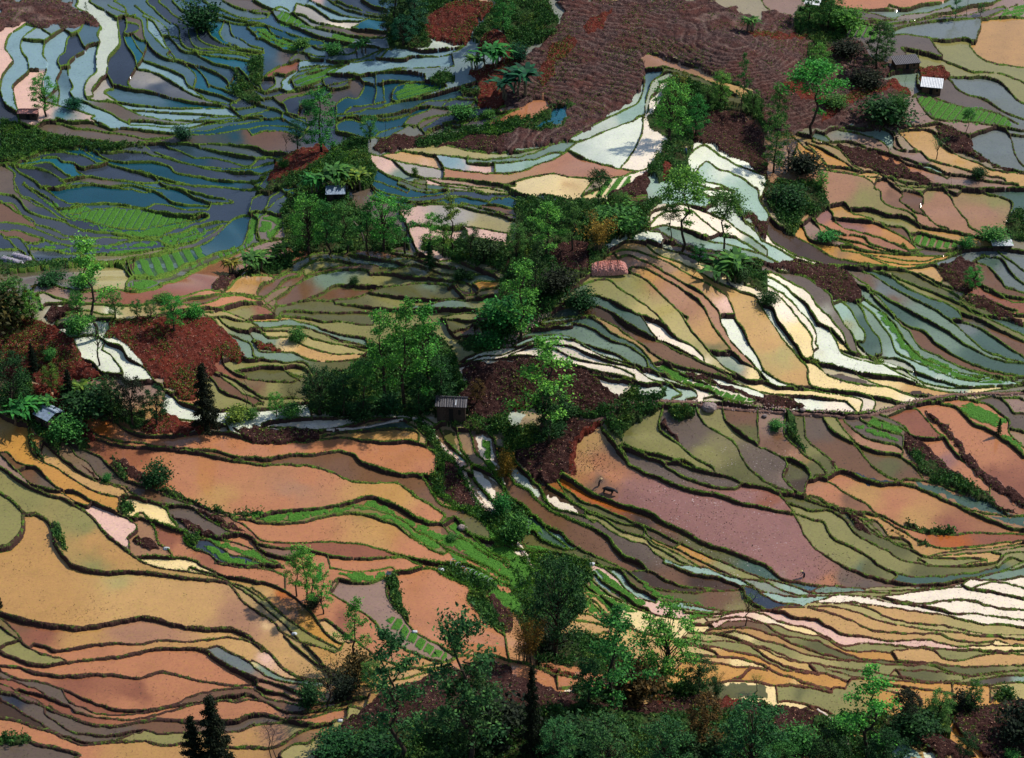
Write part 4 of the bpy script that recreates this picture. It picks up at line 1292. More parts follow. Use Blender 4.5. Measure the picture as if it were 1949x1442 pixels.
# ---------------------------------------------------------------- ground form (world metres)
FPX=FW/2/math.tan(HF/2)
def rays(px,py):
    x=(np.asarray(px,float)-FW/2)/FPX; y=-(np.asarray(py,float)-FH/2)/FPX
    c,s=math.cos(DEP),math.sin(DEP)
    return x, c+y*s, -s+y*c          # right, forward(+Y), up
def flat(px,py):
    dx,dy,dz=rays(px,py); t=-CAM[2]/dz
    return dx*t, CAM[1]+dy*t
HILLS=[(1290,90,72,17),(1390,255,17,5.5),(1180,560,38,10),(1250,430,24,4),(1050,700,20,4.5),(330,650,22,6.5),(40,660,30,10),
 (980,1480,36,11),(1820,1430,20,5),(960,850,22,-4),(1050,1080,24,-5),(250,330,60,-7),(500,60,60,-4),(1500,520,22,-3),(1720,1000,45,-3.5),
 (620,380,22,3.5),(300,1350,40,-2),(1880,330,40,3),(860,60,30,4),(1640,720,40,-2),(500,900,45,1.5),(640,520,45,2)]
HC=[(*flat(a,b),r,h) for a,b,r,h in HILLS]
def Hf(x,y):
    z=.06*y
    for cx,cy,r,h in HC: z=z+h*np.exp(-((x-cx)**2+(y-cy)**2)/(r*r))
    return z+1.2*np.sin(x/31.+y/47.)+.8*np.sin(y/23.-x/61.)
def ground(px,py):
    dx,dy,dz=rays(px,py); t=-CAM[2]/dz
    for _ in range(14):
        x=dx*t;y=CAM[1]+dy*t; t=(Hf(x,y)-CAM[2])/dz*.7+t*.3
    return dx*t,CAM[1]+dy*t,t
M=build_maps(DATA)
cls,col,L,D,nlab,TK=M['cls'],M['col'],M['lab'],M['D'],M['n'],M['tk']
gq=np.cumsum(np.linspace(1,5.5,80))*CELL
xs=np.concatenate([-gq[::-1],np.arange(NX)*CELL,(NX-1)*CELL+gq]); ys=np.concatenate([-gq[::-1]*.6,np.arange(NY)*CELL,(NY-1)*CELL+gq])
mir=lambda v,n:n-1-abs(n-1-abs(np.round(v/CELL).astype(int)))   # the country beyond the survey carries on in kind
ixm=mir(xs,NX); iym=mir(ys,NY)
PXg,PYg=np.meshgrid(xs,ys); ex=lambda a:a[np.ix_(iym,ixm)]
cls,col,L,D,TK=ex(cls),ex(col),ex(L),ex(D),ex(TK)
GX,GY,GT=ground(PXg,PYg); GH=Hf(GX,GY)
GXa,GYa,GHa,La=GX,GY,GH,L; FR=(slice(80,80+NY),slice(80,80+NX)); GX,GY,GH,L=GX[FR],GY[FR],GH[FR],L[FR]
cnt=np.maximum(np.bincount(L.ravel(),minlength=nlab),1)
mean=lambda a:np.bincount(L.ravel(),a.ravel(),minlength=nlab)/cnt
mx,my,mh=mean(GX),mean(GY),mean(GH)
dx,dy,dh=GX-mx[L],GY-my[L],GH-mh[L]
lam=70.
a,b,c_=mean(dx*dx)+lam,mean(dx*dy),mean(dy*dy)+lam; p,q=mean(dx*dh),mean(dy*dh); det=a*c_-b*b
sx_,sy_=(c_*p-b*q)/det,(a*q-b*p)/det
Zt=mh[L]+sx_[L]*dx+sy_[L]*dy
res_=.42*np.tanh((Zt-GH)/.42)
GX,GY,GH,L=GXa,GYa,GHa,La
Zt=GH+ex(res_)*np.clip(TK/8.,.45,1)
rs=np.random.RandomState(3)
Zt=Zt+((rs.rand(nlab)-.5)*.10)[L]
Zm=Zt.copy()
for ax in (0,1):
    for sh in (1,-1,2,-2,3,-3): Zm=np.maximum(Zm,np.roll(Zt,sh,ax))
Z=Zt.copy()
bm_=cls==1
hl=1.3*(.8+.45*PYg/FH)
prof=np.clip(1-(D/(hl+.3))**2,0,1)
nz=fbm(GX*1.1,GY*1.1,71,3)
Z=np.where(bm_,Zm*.8+Zt*.2+.02+.17*prof*np.clip(TK/7.,.5,1)+(nz-.45)*.22,Z)
soil=(cls==2)|(cls==3)|(cls==6)
sf=np.clip(soil.astype(float),0,1)
for _ in range(3):
    for ax in (0,1): sf=(sf+np.roll(sf,1,ax)+np.roll(sf,-1,ax))/3
rough_=fbm(GX*.9,GY*.9,81,4)
row=np.sin((GH*1.0+(fbm(GX/14.,GY/14.,84,3)-.5)*2.4)*2*math.pi/.45)*np.clip(fbm(GX/9.,GY/9.,85,2)*3-.6,0,1)
Z=np.where(soil,Zt*(1-sf)+GH*sf+.5*sf+(rough_-.45)*.9*sf+row*.03*sf,Z)
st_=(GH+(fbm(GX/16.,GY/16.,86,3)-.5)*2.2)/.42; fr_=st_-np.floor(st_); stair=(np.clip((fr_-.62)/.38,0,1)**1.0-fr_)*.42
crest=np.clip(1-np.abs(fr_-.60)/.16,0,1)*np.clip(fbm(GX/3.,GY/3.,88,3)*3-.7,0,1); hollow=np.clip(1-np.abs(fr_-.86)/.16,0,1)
hm=cls==6; hs=np.clip(hm.astype(float),0,1)
Z=np.where(hm,Z+stair*sf*np.clip(fbm(GX/22.,GY/22.,87,2)*3-.6,.25,1.),Z)
gr=cls==4
Z=np.where(gr,GH+.35+(rough_-.4)*1.6,Z)
sd_=cls==5
Z=np.where(sd_,Zt+.16+(fbm(GX*3,GY*3,91,2)-.4)*.12,Z)
VERT=np.stack([GX,GY,Z],-1)
def world(px,py,off=0.):
    i=int(np.argmin(abs(xs-px))); j=int(np.argmin(abs(ys-py)))
    v=VERT[j,i]; g=Z[max(0,j-4):j+5,max(0,i-4):i+5]
    return Vector((v[0],v[1],float(np.median(g))+off))
def metres(px,py,h):
    """height in metres of something standing at px,py that shows h photo pixels tall"""
    p=world(px,py); d=(p-Vector(CAM)).dot(Vector((0,math.cos(DEP),-math.sin(DEP))))
    return h*d/FPX/math.cos(DEP)
# ---------------------------------------------------------------- materials
def lin(c): c=np.asarray(c,float); return np.where(c<=.04045,c/12.92,((c+.055)/1.055)**2.4)
class NT:
    def __init__(s,name,rough=.9,spec=.2):
        s.m=bpy.data.materials.new(name); s.m.use_nodes=True; s.t=s.m.node_tree; s.b=s.t.nodes['Principled BSDF']
        s.b.inputs['Roughness'].default_value=rough; s.b.inputs['Specular IOR Level'].default_value=spec
    def n(s,k,**kw):
        x=s.t.nodes.new(k)
        for a,v in kw.items():
            if a in x.inputs: x.inputs[a].default_value=v
            else: setattr(x,a,v)
        return x
    def l(s,a,b): s.t.links.new(a,b)
    def noise(s,scale,detail=4,rough=.6,vec=None):
        x=s.n('ShaderNodeTexNoise'); x.inputs['Scale'].default_value=scale; x.inputs['Detail'].default_value=detail; x.inputs['Roughness'].default_value=rough
        if vec is None:
            if not hasattr(s,'pos'): s.pos=s.n('ShaderNodeNewGeometry').outputs['Position']
            vec=s.pos
        s.l(vec,x.inputs['Vector']); return x.outputs['Fac']
    def ramp(s,f,stops):
        r=s.n('ShaderNodeValToRGB'); e=r.color_ramp.elements
        while len(e)<len(stops): e.new(.5)
        for i,(p,c) in enumerate(stops): e[i].position=p; e[i].color=(*c,1) if len(c)==3 else c
        s.l(f,r.inputs[0]); return r.outputs[0]
    def mix(s,f,a,b,mode='MIX'):
        x=s.n('ShaderNodeMix',data_type='RGBA',blend_type=mode)
        for k,v in ((0,f),(6,a),(7,b)):
            if isinstance(v,(int,float)): x.inputs[k].default_value=v
            elif isinstance(v,tuple): x.inputs[k].default_value=(*v,1)
            else: s.l(v,x.inputs[k])
        return x.outputs[2]
    def attr(s,name='tint'):
        a=s.n('ShaderNodeAttribute'); a.attribute_name=name; return a.outputs['Color']
    def bump(s,f,st,dist=.1):
        b=s.n('ShaderNodeBump'); b.inputs['Strength'].default_value=st; b.inputs['Distance'].default_value=dist; s.l(f,b.inputs['Height']); s.l(b.outputs[0],s.b.inputs['Normal'])
    def out(s,c): s.l(c,s.b.inputs['Base Color']); return s.m
def simple(name,c,rough=.8,var=.35,scale=3.,spec=.2,bump=0):
    t=NT(name,rough,spec); f=t.noise(scale,5); c=np.array(c)
    t.out(t.ramp(f,[(.3,tuple(c*(1-var))),(.7,tuple(c*(1+var)))]))
    if bump: t.bump(f,bump,.05)
    return t.m
tw=NT('mud_and_sky_water',.13,.5)  # tint is mud colour plus painted sky reflection and cloud shade
at=tw.attr()
f1=tw.noise(.22,6,.65); f2=tw.noise(2.2,5,.75); f3=tw.noise(2.3,3,.6); f4=tw.noise(.6,5,.7)
c1=tw.mix(.3,at,tw.ramp(f1,[(.3,(.62,.64,.62)),(.5,(1,1,1)),(.72,(1.22,1.18,1.12))]),'MULTIPLY')
c1=tw.mix(.5,c1,tw.ramp(f2,[(.3,(.72,.72,.70)),(.7,(1.15,1.13,1.08))]),'MULTIPLY')
spk=tw.ramp(f3,[(.32,(1,1,1)),(.37,(0,0,0))]); reg=tw.ramp(f4,[(.42,(0,0,0)),(.58,(1,1,1))])
mm=tw.mix(1.,spk,reg,'MULTIPLY')
c2=tw.mix(mm,c1,tw.mix(.8,c1,(.03,.03,.022)))
f5=tw.noise(3.2,3,.6); f6=tw.noise(2.7,4,.7)
alg=tw.ramp(f6,[(.50,(0,0,0)),(.64,(1,1,1))]); c2=tw.mix(tw.mix(1.,alg,(.5,.5,.5),'MULTIPLY'),c2,tw.mix(1.,c2,(.92,1.12,.62),'MULTIPLY'))
dk=tw.ramp(f6,[(.34,(1,1,1)),(.44,(0,0,0))]); c2=tw.mix(tw.mix(1.,dk,(.6,.6,.6),'MULTIPLY'),c2,tw.mix(1.,c2,(.62,.58,.56),'MULTIPLY'))
aa=tw.n('ShaderNodeAttribute'); aa.attribute_name='tint'
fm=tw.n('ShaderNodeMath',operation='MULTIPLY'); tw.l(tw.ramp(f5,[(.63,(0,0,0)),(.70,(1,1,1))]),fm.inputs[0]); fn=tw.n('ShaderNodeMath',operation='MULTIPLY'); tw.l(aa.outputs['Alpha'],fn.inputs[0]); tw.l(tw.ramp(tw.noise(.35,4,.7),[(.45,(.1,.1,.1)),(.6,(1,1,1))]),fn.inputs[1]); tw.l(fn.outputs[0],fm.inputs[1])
tw.out(tw.mix(fm.outputs[0],c2,(.60,.54,.54)))  # pale glints mixed into the water colour
tw.bump(tw.noise(1.6,3),.06,.05)
tb=NT('bund_earth',.95,.1)
at=tb.attr(); f1=tb.noise(1.1,5,.7); f2=tb.noise(5.,3,.7)
g_=tb.ramp(f2,[(.3,(.02,.055,.008)),(.5,(.07,.15,.02)),(.7,(.20,.27,.045))])
e_=tb.ramp(f2,[(.3,(.012,.009,.010)),(.7,(.055,.038,.034))])
sep=tb.n('ShaderNodeSeparateColor'); tb.l(at,sep.inputs[0])
ad=tb.n('ShaderNodeMath',operation='ADD'); tb.l(f1,ad.inputs[0]); tb.l(sep.outputs[1],ad.inputs[1])
gm=tb.ramp(ad.outputs[0],[(.88,(0,0,0)),(1.02,(1,1,1))])
e2=tb.mix(sep.outputs[0],e_,(.15,.055,.035))
geo=tb.n('ShaderNodeNewGeometry'); sp=tb.n('ShaderNodeSeparateXYZ'); tb.l(geo.outputs['True Normal'],sp.inputs[0])
up=tb.ramp(sp.outputs['Z'],[(.25,(0,0,0)),(.6,(1,1,1))])
tb.out(tb.mix(tb.mix(1.,gm,up,'MULTIPLY'),e2,g_)); tb.bump(f2,.6,.1)
def soilmat(name,cs,rows=False):
    t=NT(name,.97,.08); f=t.noise(2.0,7,.85); g=t.noise(.16,4,.7)
    c=t.ramp(f,[(.36,cs[0]),(.47,cs[1]),(.57,cs[2]),(.68,cs[3])])
    c=t.mix(t.ramp(g,[(.4,(0,0,0)),(.65,(1,1,1))]),c,t.mix(.6,c,cs[4]))
    if rows:
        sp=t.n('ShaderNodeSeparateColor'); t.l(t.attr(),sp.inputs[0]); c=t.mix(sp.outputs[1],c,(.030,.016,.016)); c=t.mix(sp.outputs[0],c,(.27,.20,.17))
    t.out(c); t.bump(t.noise(2.5,6,.8),1.,.35); return t.m
m_dark=soilmat('tilled_dark_soil',[(.008,.004,.004),(.035,.015,.015),(.075,.036,.032),(.26,.17,.14),(.035,.014,.010)])
m_red=soilmat('red_earth',[(.018,.006,.005),(.07,.018,.013),(.15,.038,.028),(.34,.18,.14),(.17,.032,.018)])
m_hill=soilmat('tilled_mauve_soil',[(.012,.009,.010),(.052,.030,.030),(.115,.070,.066),(.32,.25,.22),(.115,.040,.030)],True)
tg=NT('rough_grass',.9,.15)
f=tg.noise(1.3,7,.8); g=tg.noise(.15,3)
cg=tg.ramp(f,[(.3,(.006,.016,.006)),(.5,(.022,.06,.012)),(.68,(.07,.14,.03))])
tg.out(tg.mix(tg.ramp(g,[(.45,(0,0,0)),(.62,(1,1,1))]),cg,tg.mix(.6,cg,(.045,.022,.016)))); tg.bump(f,1.,.4)
ts=NT('rice_seedling_green',.8,.2)
f=ts.noise(4.,4,.8)
ts.out(ts.ramp(f,[(.3,(.02,.075,.01)),(.55,(.06,.20,.02)),(.75,(.14,.30,.05))])); ts.bump(f,1.,.2)
# ---------------------------------------------------------------- meshes out of the ground grid
SK=.86
QC=cls[:-1,:-1].copy()
bb=bm_.astype(np.int8); nb=bb[:-1,:-1]+bb[1:,:-1]+bb[:-1,1:]+bb[1:,1:]
ZR=Z-GH; zz=np.stack([ZR[:-1,:-1],ZR[1:,:-1],ZR[:-1,1:],ZR[1:,1:]]); steep=(zz.max(0)-zz.min(0))>.11
QC[(nb>0)&((nb>=3)|steep)&((QC==0)|(QC==5)|(QC==1))]=1
QC[steep&(nb>0)&((QC==0)|(QC==5))]=1
QC[(nb>0)&(nb<3)&~steep&(QC==1)]=0
def grid_object(name,k_,mat,colarr,kind='structure',smooth=False):
    q=QC==k_; j,i=np.nonzero(q); W_=VERT.shape[1]
    f=np.stack([j*W_+i,(j+1)*W_+i,(j+1)*W_+i+1,j*W_+i+1],1)
    u,inv=np.unique(f.ravel(),return_inverse=True); nf=len(f)
    me=bpy.data.meshes.new(name); me.vertices.add(len(u)); me.vertices.foreach_set('co',VERT.reshape(-1,3)[u].astype(np.float32).ravel())
    me.loops.add(nf*4); me.loops.foreach_set('vertex_index',inv.astype(np.int32).ravel())
    me.polygons.add(nf); me.polygons.foreach_set('loop_start',np.arange(0,nf*4,4,dtype=np.int32)); me.polygons.foreach_set('loop_total',np.full(nf,4,np.int32))
    if smooth: me.polygons.foreach_set('use_smooth',np.ones(nf,bool))
    me.update(); me.validate()
    if colarr is not None:
        ca=me.color_attributes.new('tint','FLOAT_COLOR','POINT'); c4=np.ones((len(u),4),np.float32); c4[:,:colarr.shape[-1]]=colarr.reshape(-1,colarr.shape[-1])[u]; ca.data.foreach_set('color',c4.ravel())
    me.materials.append(mat); o=bpy.data.objects.new(name,me); C.objects.link(o); o['kind']=kind; return o
X_,Y_=PXg/FW,PYg/FH
# grassiness and redness of the bunds over the hillside
def spot(cx,cy,r): return np.exp(-(((PXg-cx)**2+((PYg-cy)*1.3)**2)/(r*r)))
grn=.47+.12*spot(250,150,380)+.14*spot(200,430,300)+.16*spot(950,1020,260)-.14*spot(250,1250,420)-.06*spot(1750,300,300)-.05*spot(700,620,250)-.14*spot(1500,1350,420)+.08*spot(1700,600,300)+.06*spot(1100,900,200)
red=.12+.5*spot(1500,1330,420)+.12*spot(200,1250,300)+.1*spot(700,600,300)-.08*spot(1750,650,350)
bt=np.stack([np.clip(red,0,1),np.clip(grn,0,1),grn*0],-1)
glint_map=spot(1330,990,130)+spot(1420,1040,120)+spot(1300,930,60)+spot(1400,850,40)+spot(1490,890,50)+spot(1560,560,50)*.6  # where white glints are painted on the paddies
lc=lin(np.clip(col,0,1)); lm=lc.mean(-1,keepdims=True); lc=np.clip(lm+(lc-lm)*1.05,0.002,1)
wc=np.concatenate([lc*SK,np.clip(glint_map,0,1)[...,None]],-1)
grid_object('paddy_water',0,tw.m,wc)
grid_object('terrace_banks',1,tb.m,bt)
grid_object('tilled_ground',2,m_dark,None)
grid_object('red_ground',3,m_red,None)
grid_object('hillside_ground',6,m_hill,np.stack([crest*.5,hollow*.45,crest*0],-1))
grid_object('grassy_ground',4,tg.m,None)
o=grid_object('rice_seedlings',5,ts.m,None,'stuff'); o['label']='bright green rice seedlings in nursery strips'
# far ground sheet under and beyond
n=90; gx_=np.linspace(-1,1,n); gx_=np.sign(gx_)*np.abs(gx_)**2.2*6000; A,B=np.meshgrid(gx_,gx_)
V=np.stack([A,B,Hf(A,np.clip(B,-600,700))-5.-.00*A],-1).reshape(-1,3)
F=[(j*n+i,j*n+i+1,(j+1)*n+i+1,(j+1)*n+i) for j in range(n-1) for i in range(n-1)]
me=bpy.data.meshes.new('terrain'); me.from_pydata(V.tolist(),[],F); me.materials.append(tg.m); o=bpy.data.objects.new('terrain',me); C.objects.link(o); o['kind']='structure'
# ---------------------------------------------------------------- plants
rng=np.random.RandomState(11)
def leafmat(name,var=.5):
    t=NT(name,.75,.25); oi=t.n('ShaderNodeObjectInfo'); g=t.n('ShaderNodeNewGeometry')
    r=t.ramp(g.outputs['Random Per Island'],[(0,(1-var,1-var,1-var)),(.55,(1,1,1)),(1,(2.6,1.9,1.3))])
    c=t.mix(1.,oi.outputs['Color'],r,'MULTIPLY'); t.out(c)
    tr=t.n('ShaderNodeBsdfTranslucent'); t.l(c,tr.inputs['Color']); mx_=t.n('ShaderNodeMixShader'); mx_.inputs[0].default_value=.28
    t.l(t.b.outputs[0],mx_.inputs[1]); t.l(tr.outputs[0],mx_.inputs[2]); t.l(mx_.outputs[0],t.t.nodes['Material Output'].inputs['Surface']); return t.m
m_leaf=leafmat('leaves')
m_bark=simple('bark',(.045,.035,.028),.95,.5,2.,.1,.5)
m_pale=simple('pale_stem',(.12,.10,.07),.9,.4,2.,.1,.3)
def mesh_quads(name,V,mat,k=4):
    nf=len(V)//k; me=bpy.data.meshes.new(name); me.vertices.add(len(V)); me.vertices.foreach_set('co',V.astype(np.float32).ravel())
    me.loops.add(nf*k); me.loops.foreach_set('vertex_index',np.arange(nf*k,dtype=np.int32)); me.polygons.add(nf)
    me.polygons.foreach_set('loop_start',np.arange(0,nf*k,k,dtype=np.int32)); me.polygons.foreach_set('loop_total',np.full(nf,k,np.int32)); me.update(); me.materials.append(mat); return me
def leaves(P,s,flat=.5,asp=.6):
    """leaf faces (rhombs) at points P"""
    n=len(P); N=rng.randn(n,3); N[:,2]=np.abs(N[:,2])+flat; N/=np.linalg.norm(N,axis=1)[:,None]
    A=np.cross(N,rng.randn(n,3)); A/=np.linalg.norm(A,axis=1)[:,None]; B=np.cross(N,A)
    sz=s*(.6+.8*rng.rand(n))[:,None]
    V=np.stack([P-A*sz,P-B*sz*asp,P+A*sz,P+B*sz*asp],1); return V.reshape(-1,3)
def clumps(cent,rad,n,tight=.33):
    """leaf points in little clumps round centres"""
    cent=np.asarray(cent,float); k=rng.randint(0,len(cent),n); rad=np.asarray(rad,float).reshape(len(cent),-1)
    return cent[k]+rng.randn(n,3)*tight*2*(rad[k] if rad.shape[1]==3 else rad[k][:, :1]*np.array([1,1,.62]))
def tube(pts,r0,r1,ns=6):
    pts=[Vector(p) for p in pts]; V=[];F=[]
    for i,p in enumerate(pts):
        d=(pts[min(i+1,len(pts)-1)]-pts[max(i-1,0)]).normalized(); a=d.orthogonal().normalized(); b=d.cross(a); r=r0+(r1-r0)*i/(len(pts)-1)
        for k in range(ns): t=2*math.pi*k/ns; V.append(p+a*math.cos(t)*r+b*math.sin(t)*r)
    for i in range(len(pts)-1):
        for k in range(ns): F.append((i*ns+k,i*ns+(k+1)%ns,(i+1)*ns+(k+1)%ns,(i+1)*ns+k))
    F.append(tuple(range(ns))[::-1]); F.append(tuple(range((len(pts)-1)*ns,len(pts)*ns))); return V,F
def join(parts):
    V=[];F=[]
    for v,f in parts: o=len(V); V+=[tuple(q) for q in v]; F+=[tuple(i+o for i in g) for g in f]
    return V,F
def pymesh(name,VF,mat,smooth=False):
    me=bpy.data.meshes.new(name); me.from_pydata([tuple(v) for v in VF[0]],[],VF[1]); me.materials.append(mat); me.update()
    if smooth:
        for p in me.polygons: p.use_smooth=True
    return me
def limb(a,b,r0,r1,sag=.15,n=4,ns=5):
    a,b=np.array(a,float),np.array(b,float); L_=np.linalg.norm(b-a); m=[]
    for i in range(n+1):
        t=i/n; p=a+(b-a)*t+np.array([0,0,math.sin(t*math.pi)*sag*L_*(-1 if sag<0 else 1)*abs(1)])*.5
        if 0<i<n: p=p+rng.randn(3)*.03*L_
        m.append(p)
    return tube(m,r0,r1,ns)
def proto(kind,seed):
    global rng; rng=np.random.RandomState(seed); T=[];P=None
    u=rng.rand
    if kind in('airy','tiered'):
        lean=rng.randn(2)*.25; top=np.array([lean[0],lean[1],9.6]); T.append(limb((0,0,-.6),top,.19,.03,.02,7,7)); cs=[];rd=[]
        n=15 if kind=='airy' else 11
        for i in range(n):
            z=(3.0 if kind=='tiered' else 2.2)+(7.0 if kind=='tiered' else 7.4)*i/(n-1); a=i*2.4+u()*.8; ln=(2.5-1.9*((z-2)/8)**1.3)*(.7+.6*u())
            b=np.array([lean[0]*z/10,lean[1]*z/10,z*.97]); e=b+np.array([math.cos(a)*ln,math.sin(a)*ln,.35+.5*u()]); T.append(limb(b,e,.05,.015,.1,3,4))
            for t in (.5,.8,1.05): cs.append(b+(e-b)*t+rng.randn(3)*.15); rd.append(.26+.24*u())
        cs.append(top); rd.append(.5)
        P=leaves(clumps(cs,rd,3000 if kind=='airy' else 2300,.4),.125)
    elif kind=='broad':
        T.append(limb((0,0,-.6),(.2,.1,5.5),.26,.12,.03,5,7)); cs=[];rd=[]
        for i in range(38):
            a=i*2.4+u(); z=2.2+7.2*(i/37.); rr=3.0*math.sqrt(max(.06,1-((z-5.6)/4.6)**2))*(.45+.55*u()); e=np.array([math.cos(a)*rr,math.sin(a)*rr,z+.3*u()])
            T.append(limb((.15,.1,min(5.2,z*.6)),e,.07,.02,.1,3,4)); cs.append(e); rd.append(.4+.3*u())
        P=leaves(clumps(cs,rd,4700,.32),.13)
    elif kind=='dense':
        T.append(limb((0,0,-.6),(.1,.1,8.5),.22,.05,.03,5,7)); cs=[];rd=[]
        for i in range(40):
            a=i*2.4+u(); z=1.0+8.3*(i/39.); rr=(2.3*(1-((z-4.2)/6.2)**2)**.5 if z<9.9 else .3)*(.3+.75*u()); cs.append((math.cos(a)*rr,math.sin(a)*rr,z)); rd.append(.38+.25*u())
        P=leaves(clumps(cs,rd,4500,.32),.13)
    elif kind=='conifer':
        T.append(limb((0,0,-.6),(0,0,9.9),.17,.02,0.02,6,7)); pts=[]
        for i in range(46):
            z=.9+8.8*(i/45.)**.95; rr=2.15*(1-z/10.3)**.8*(.7+.5*u()); a=i*2.4
            T.append(limb((0,0,z),(math.cos(a)*rr,math.sin(a)*rr,z-.25*rr),.025,.01,0.05,2,3)); m=int(150*(rr+.25))
            t=u(m)**.7; pts.append(np.stack([math.cos(a)*rr*t,math.sin(a)*rr*t,z-.28*rr*t],1)+rng.randn(m,3)*np.array([.16,.16,.12])*(1.2-t[:,None]*.3)*(1+.5*(1-z/10)))
        P=leaves(np.vstack(pts),.15,.1,.4)
    elif kind=='pine':
        T.append(limb((0,0,-.6),(.1,0,9.4),.16,.05,.02,7,7)); cs=[];rd=[]
        for i in range(24):
            a=i*2.4+u(); z=6.3+3.1*(i/23.); ln=(2.7-1.9*((z-6.3)/3.3)**1.5)*(.45+.6*u()); e=np.array([math.cos(a)*ln,math.sin(a)*ln,z+.3]); T.append(limb((0,0,z-.5),e,.045,.015,.1,3,4)); cs.append(e); rd.append(.42+.25*u())
        for z in (3.2,4.6): cs.append((.5,.3,z)); rd.append(.3)
        P=leaves(clumps(cs,rd,3000,.42),.14)
    elif kind=='bush':
        cs=[];rd=[]
        for i in range(22):
            a=u()*6.3; z=1.5+7*u(); rr=4.8*math.sqrt(max(.1,1-((z-4)/6.3)**2))*u()**.5; cs.append((math.cos(a)*rr,math.sin(a)*rr,z)); rd.append(1.6+.8*u()); T.append(limb((0,0,-1),cs[-1],.22,.06,.1,3,4))
        P=leaves(clumps(cs,rd,1900,.42),.5)
    elif kind=='bare':
        T.append(limb((0,0,-.6),(.2,.1,4.5),.17,.11,.05,5,6)); cs=[]
        for i in range(9):
            a=i*2.4; ln=1.6+1.5*u(); b=np.array([.2,.1,3.4+1.1*(i/8.)]); e=b+np.array([math.cos(a)*ln,math.sin(a)*ln,2.2+2.6*u()]); T.append(limb(b,e,.07,.025,.08,4,4))
            for k in range(4):
                m=b+(e-b)*(.45+.15*k); g=m+rng.randn(3)*.7+np.array([0,0,.8]); T.append(limb(m,g,.025,.01,.05,2,3)); cs.append(g)
        P=leaves(clumps(cs,[.5]*len(cs),420,.42),.13)
    elif kind=='dead':
        T.append(limb((0,0,-.6),(.3,.1,9.6),.10,.02,.05,7,5)); cs=[]
        for i in range(12):
            z=4+5.4*i/11; a=i*2.4; e=(.2+math.cos(a)*.9,math.sin(a)*.9,z+.9); T.append(limb((.15,0,z),e,.025,.008,.05,2,3)); cs.append(e)
        P=leaves(clumps(cs,[.2]*12,40,.4),.07)
    elif kind=='bamboo':
        pts=[]
        for i in range(26):
            a=u()*6.3; b=np.array([rng.randn()*.5,rng.randn()*.5,0]); ln=1.2+2.2*u(); hh=6+4*u(); L5=[]
            for k in range(8): t=k/7; L5.append(b+np.array([math.cos(a)*ln*t**2.2,math.sin(a)*ln*t**2.2,hh*(t-.12*t**4)]))
            T.append(tube(L5,.05,.012,4)); q=np.array(L5); m=130; t=.3+.7*u(m); j=np.minimum((t*7).astype(int),6); fr=(t*7-j)[:,None]; pts.append(q[j]*(1-fr)+q[j+1]*fr+rng.randn(m,3)*.3)
        P=leaves(np.vstack(pts),.16,.2,.3)
    elif kind=='banana':
        Q=[]
        for s_ in range(6):
            b=np.array([rng.randn()*1.6,rng.randn()*1.4,0]); hh=4+2.5*u(); T.append(limb(b-(0,0,.8),b+np.array([.1,.1,hh]),.32,.2,.02,3,6))
            for i in range(9):
                a=i*2.4+u(); ln=4.2+1.6*u(); up=2.6+2.2*u(); d=np.array([math.cos(a),math.sin(a),0]); w_=np.array([-math.sin(a),math.cos(a),0]); pr=None
                for k in range(6):
                    t=k/5; c0=b+np.array([0,0,hh])+d*ln*t+np.array([0,0,up*t-5.2*t*t*(.5+.4*u())]); ww=.62*math.sin(min(1,t+.12)*math.pi)**.6 if t<.98 else .05
                    cur=(c0-w_*ww,c0+w_*ww)
                    if pr: Q+= [pr[0],pr[1],cur[1],cur[0]]
                    pr=cur
        P=np.array(Q)
    tm=pymesh(kind+'_trunk',join(T),m_pale if kind in('bamboo','banana') else m_bark,True)
    return tm,mesh_quads(kind+'_crown',np.asarray(P),m_leaf)
VARS=dict(airy=4,tiered=3,broad=3,dense=3,conifer=2,pine=2,bush=3,bare=2,dead=1,bamboo=2,banana=3)
PROTO={k:[proto(k,100*i+len(k)*7+ord(k[1])) for i in range(v)] for k,v in VARS.items()}
NAMEK=dict(airy='airy_tree',tiered='slender_tree',broad='broadleaf_tree',dense='leafy_tree',conifer='conifer_tree',pine='pine_tree',bush='bush',bare='bare_tree',dead='dead_tree',bamboo='bamboo_clump',banana='banana_plant')
TONE=dict(b=(.055,.30,.05),m=(.033,.185,.04),d=(.013,.070,.02),x=(.006,.020,.010),y=(.12,.15,.025),t=(.010,.085,.045),o=(.045,.06,.018),f=(.020,.13,.042),g=(.055,.19,.03))
kc={}
def plant(kind,px,py,h,wf,tone,label,group):
    i=kc.get(kind,0); kc[kind]=i+1; tm,cm=PROTO[kind][i%VARS[kind]]
    p=world(px,py); H_=metres(px,py,h); s=H_/10.
    root=bpy.data.objects.new(NAMEK[kind],None); C.objects.link(root); root.empty_display_size=.1
    root.location=p; root.rotation_euler=(0,0,(i*2.13)%6.28)
    if kind=='bush': wf*=1.
    root.scale=(s*wf,s*wf,s)
    root['label']=label; root['category']={'bush':'bush','banana':'banana plant','bamboo':'bamboo'}.get(kind,'tree'); root['group']=group
    rr=random.Random(i*7+len(label))
    j=.85+.3*rr.random(); c=TONE[tone]
    for nm,me in ((('stem' if kind in('banana','bamboo','bush') else 'trunk'),tm),('crown',cm)):
        o=bpy.data.objects.new(nm,me); C.objects.link(o); o.parent=root; o.color=(c[0]*j*(.8+1.1*rr.random()),c[1]*j,c[2]*j,1)
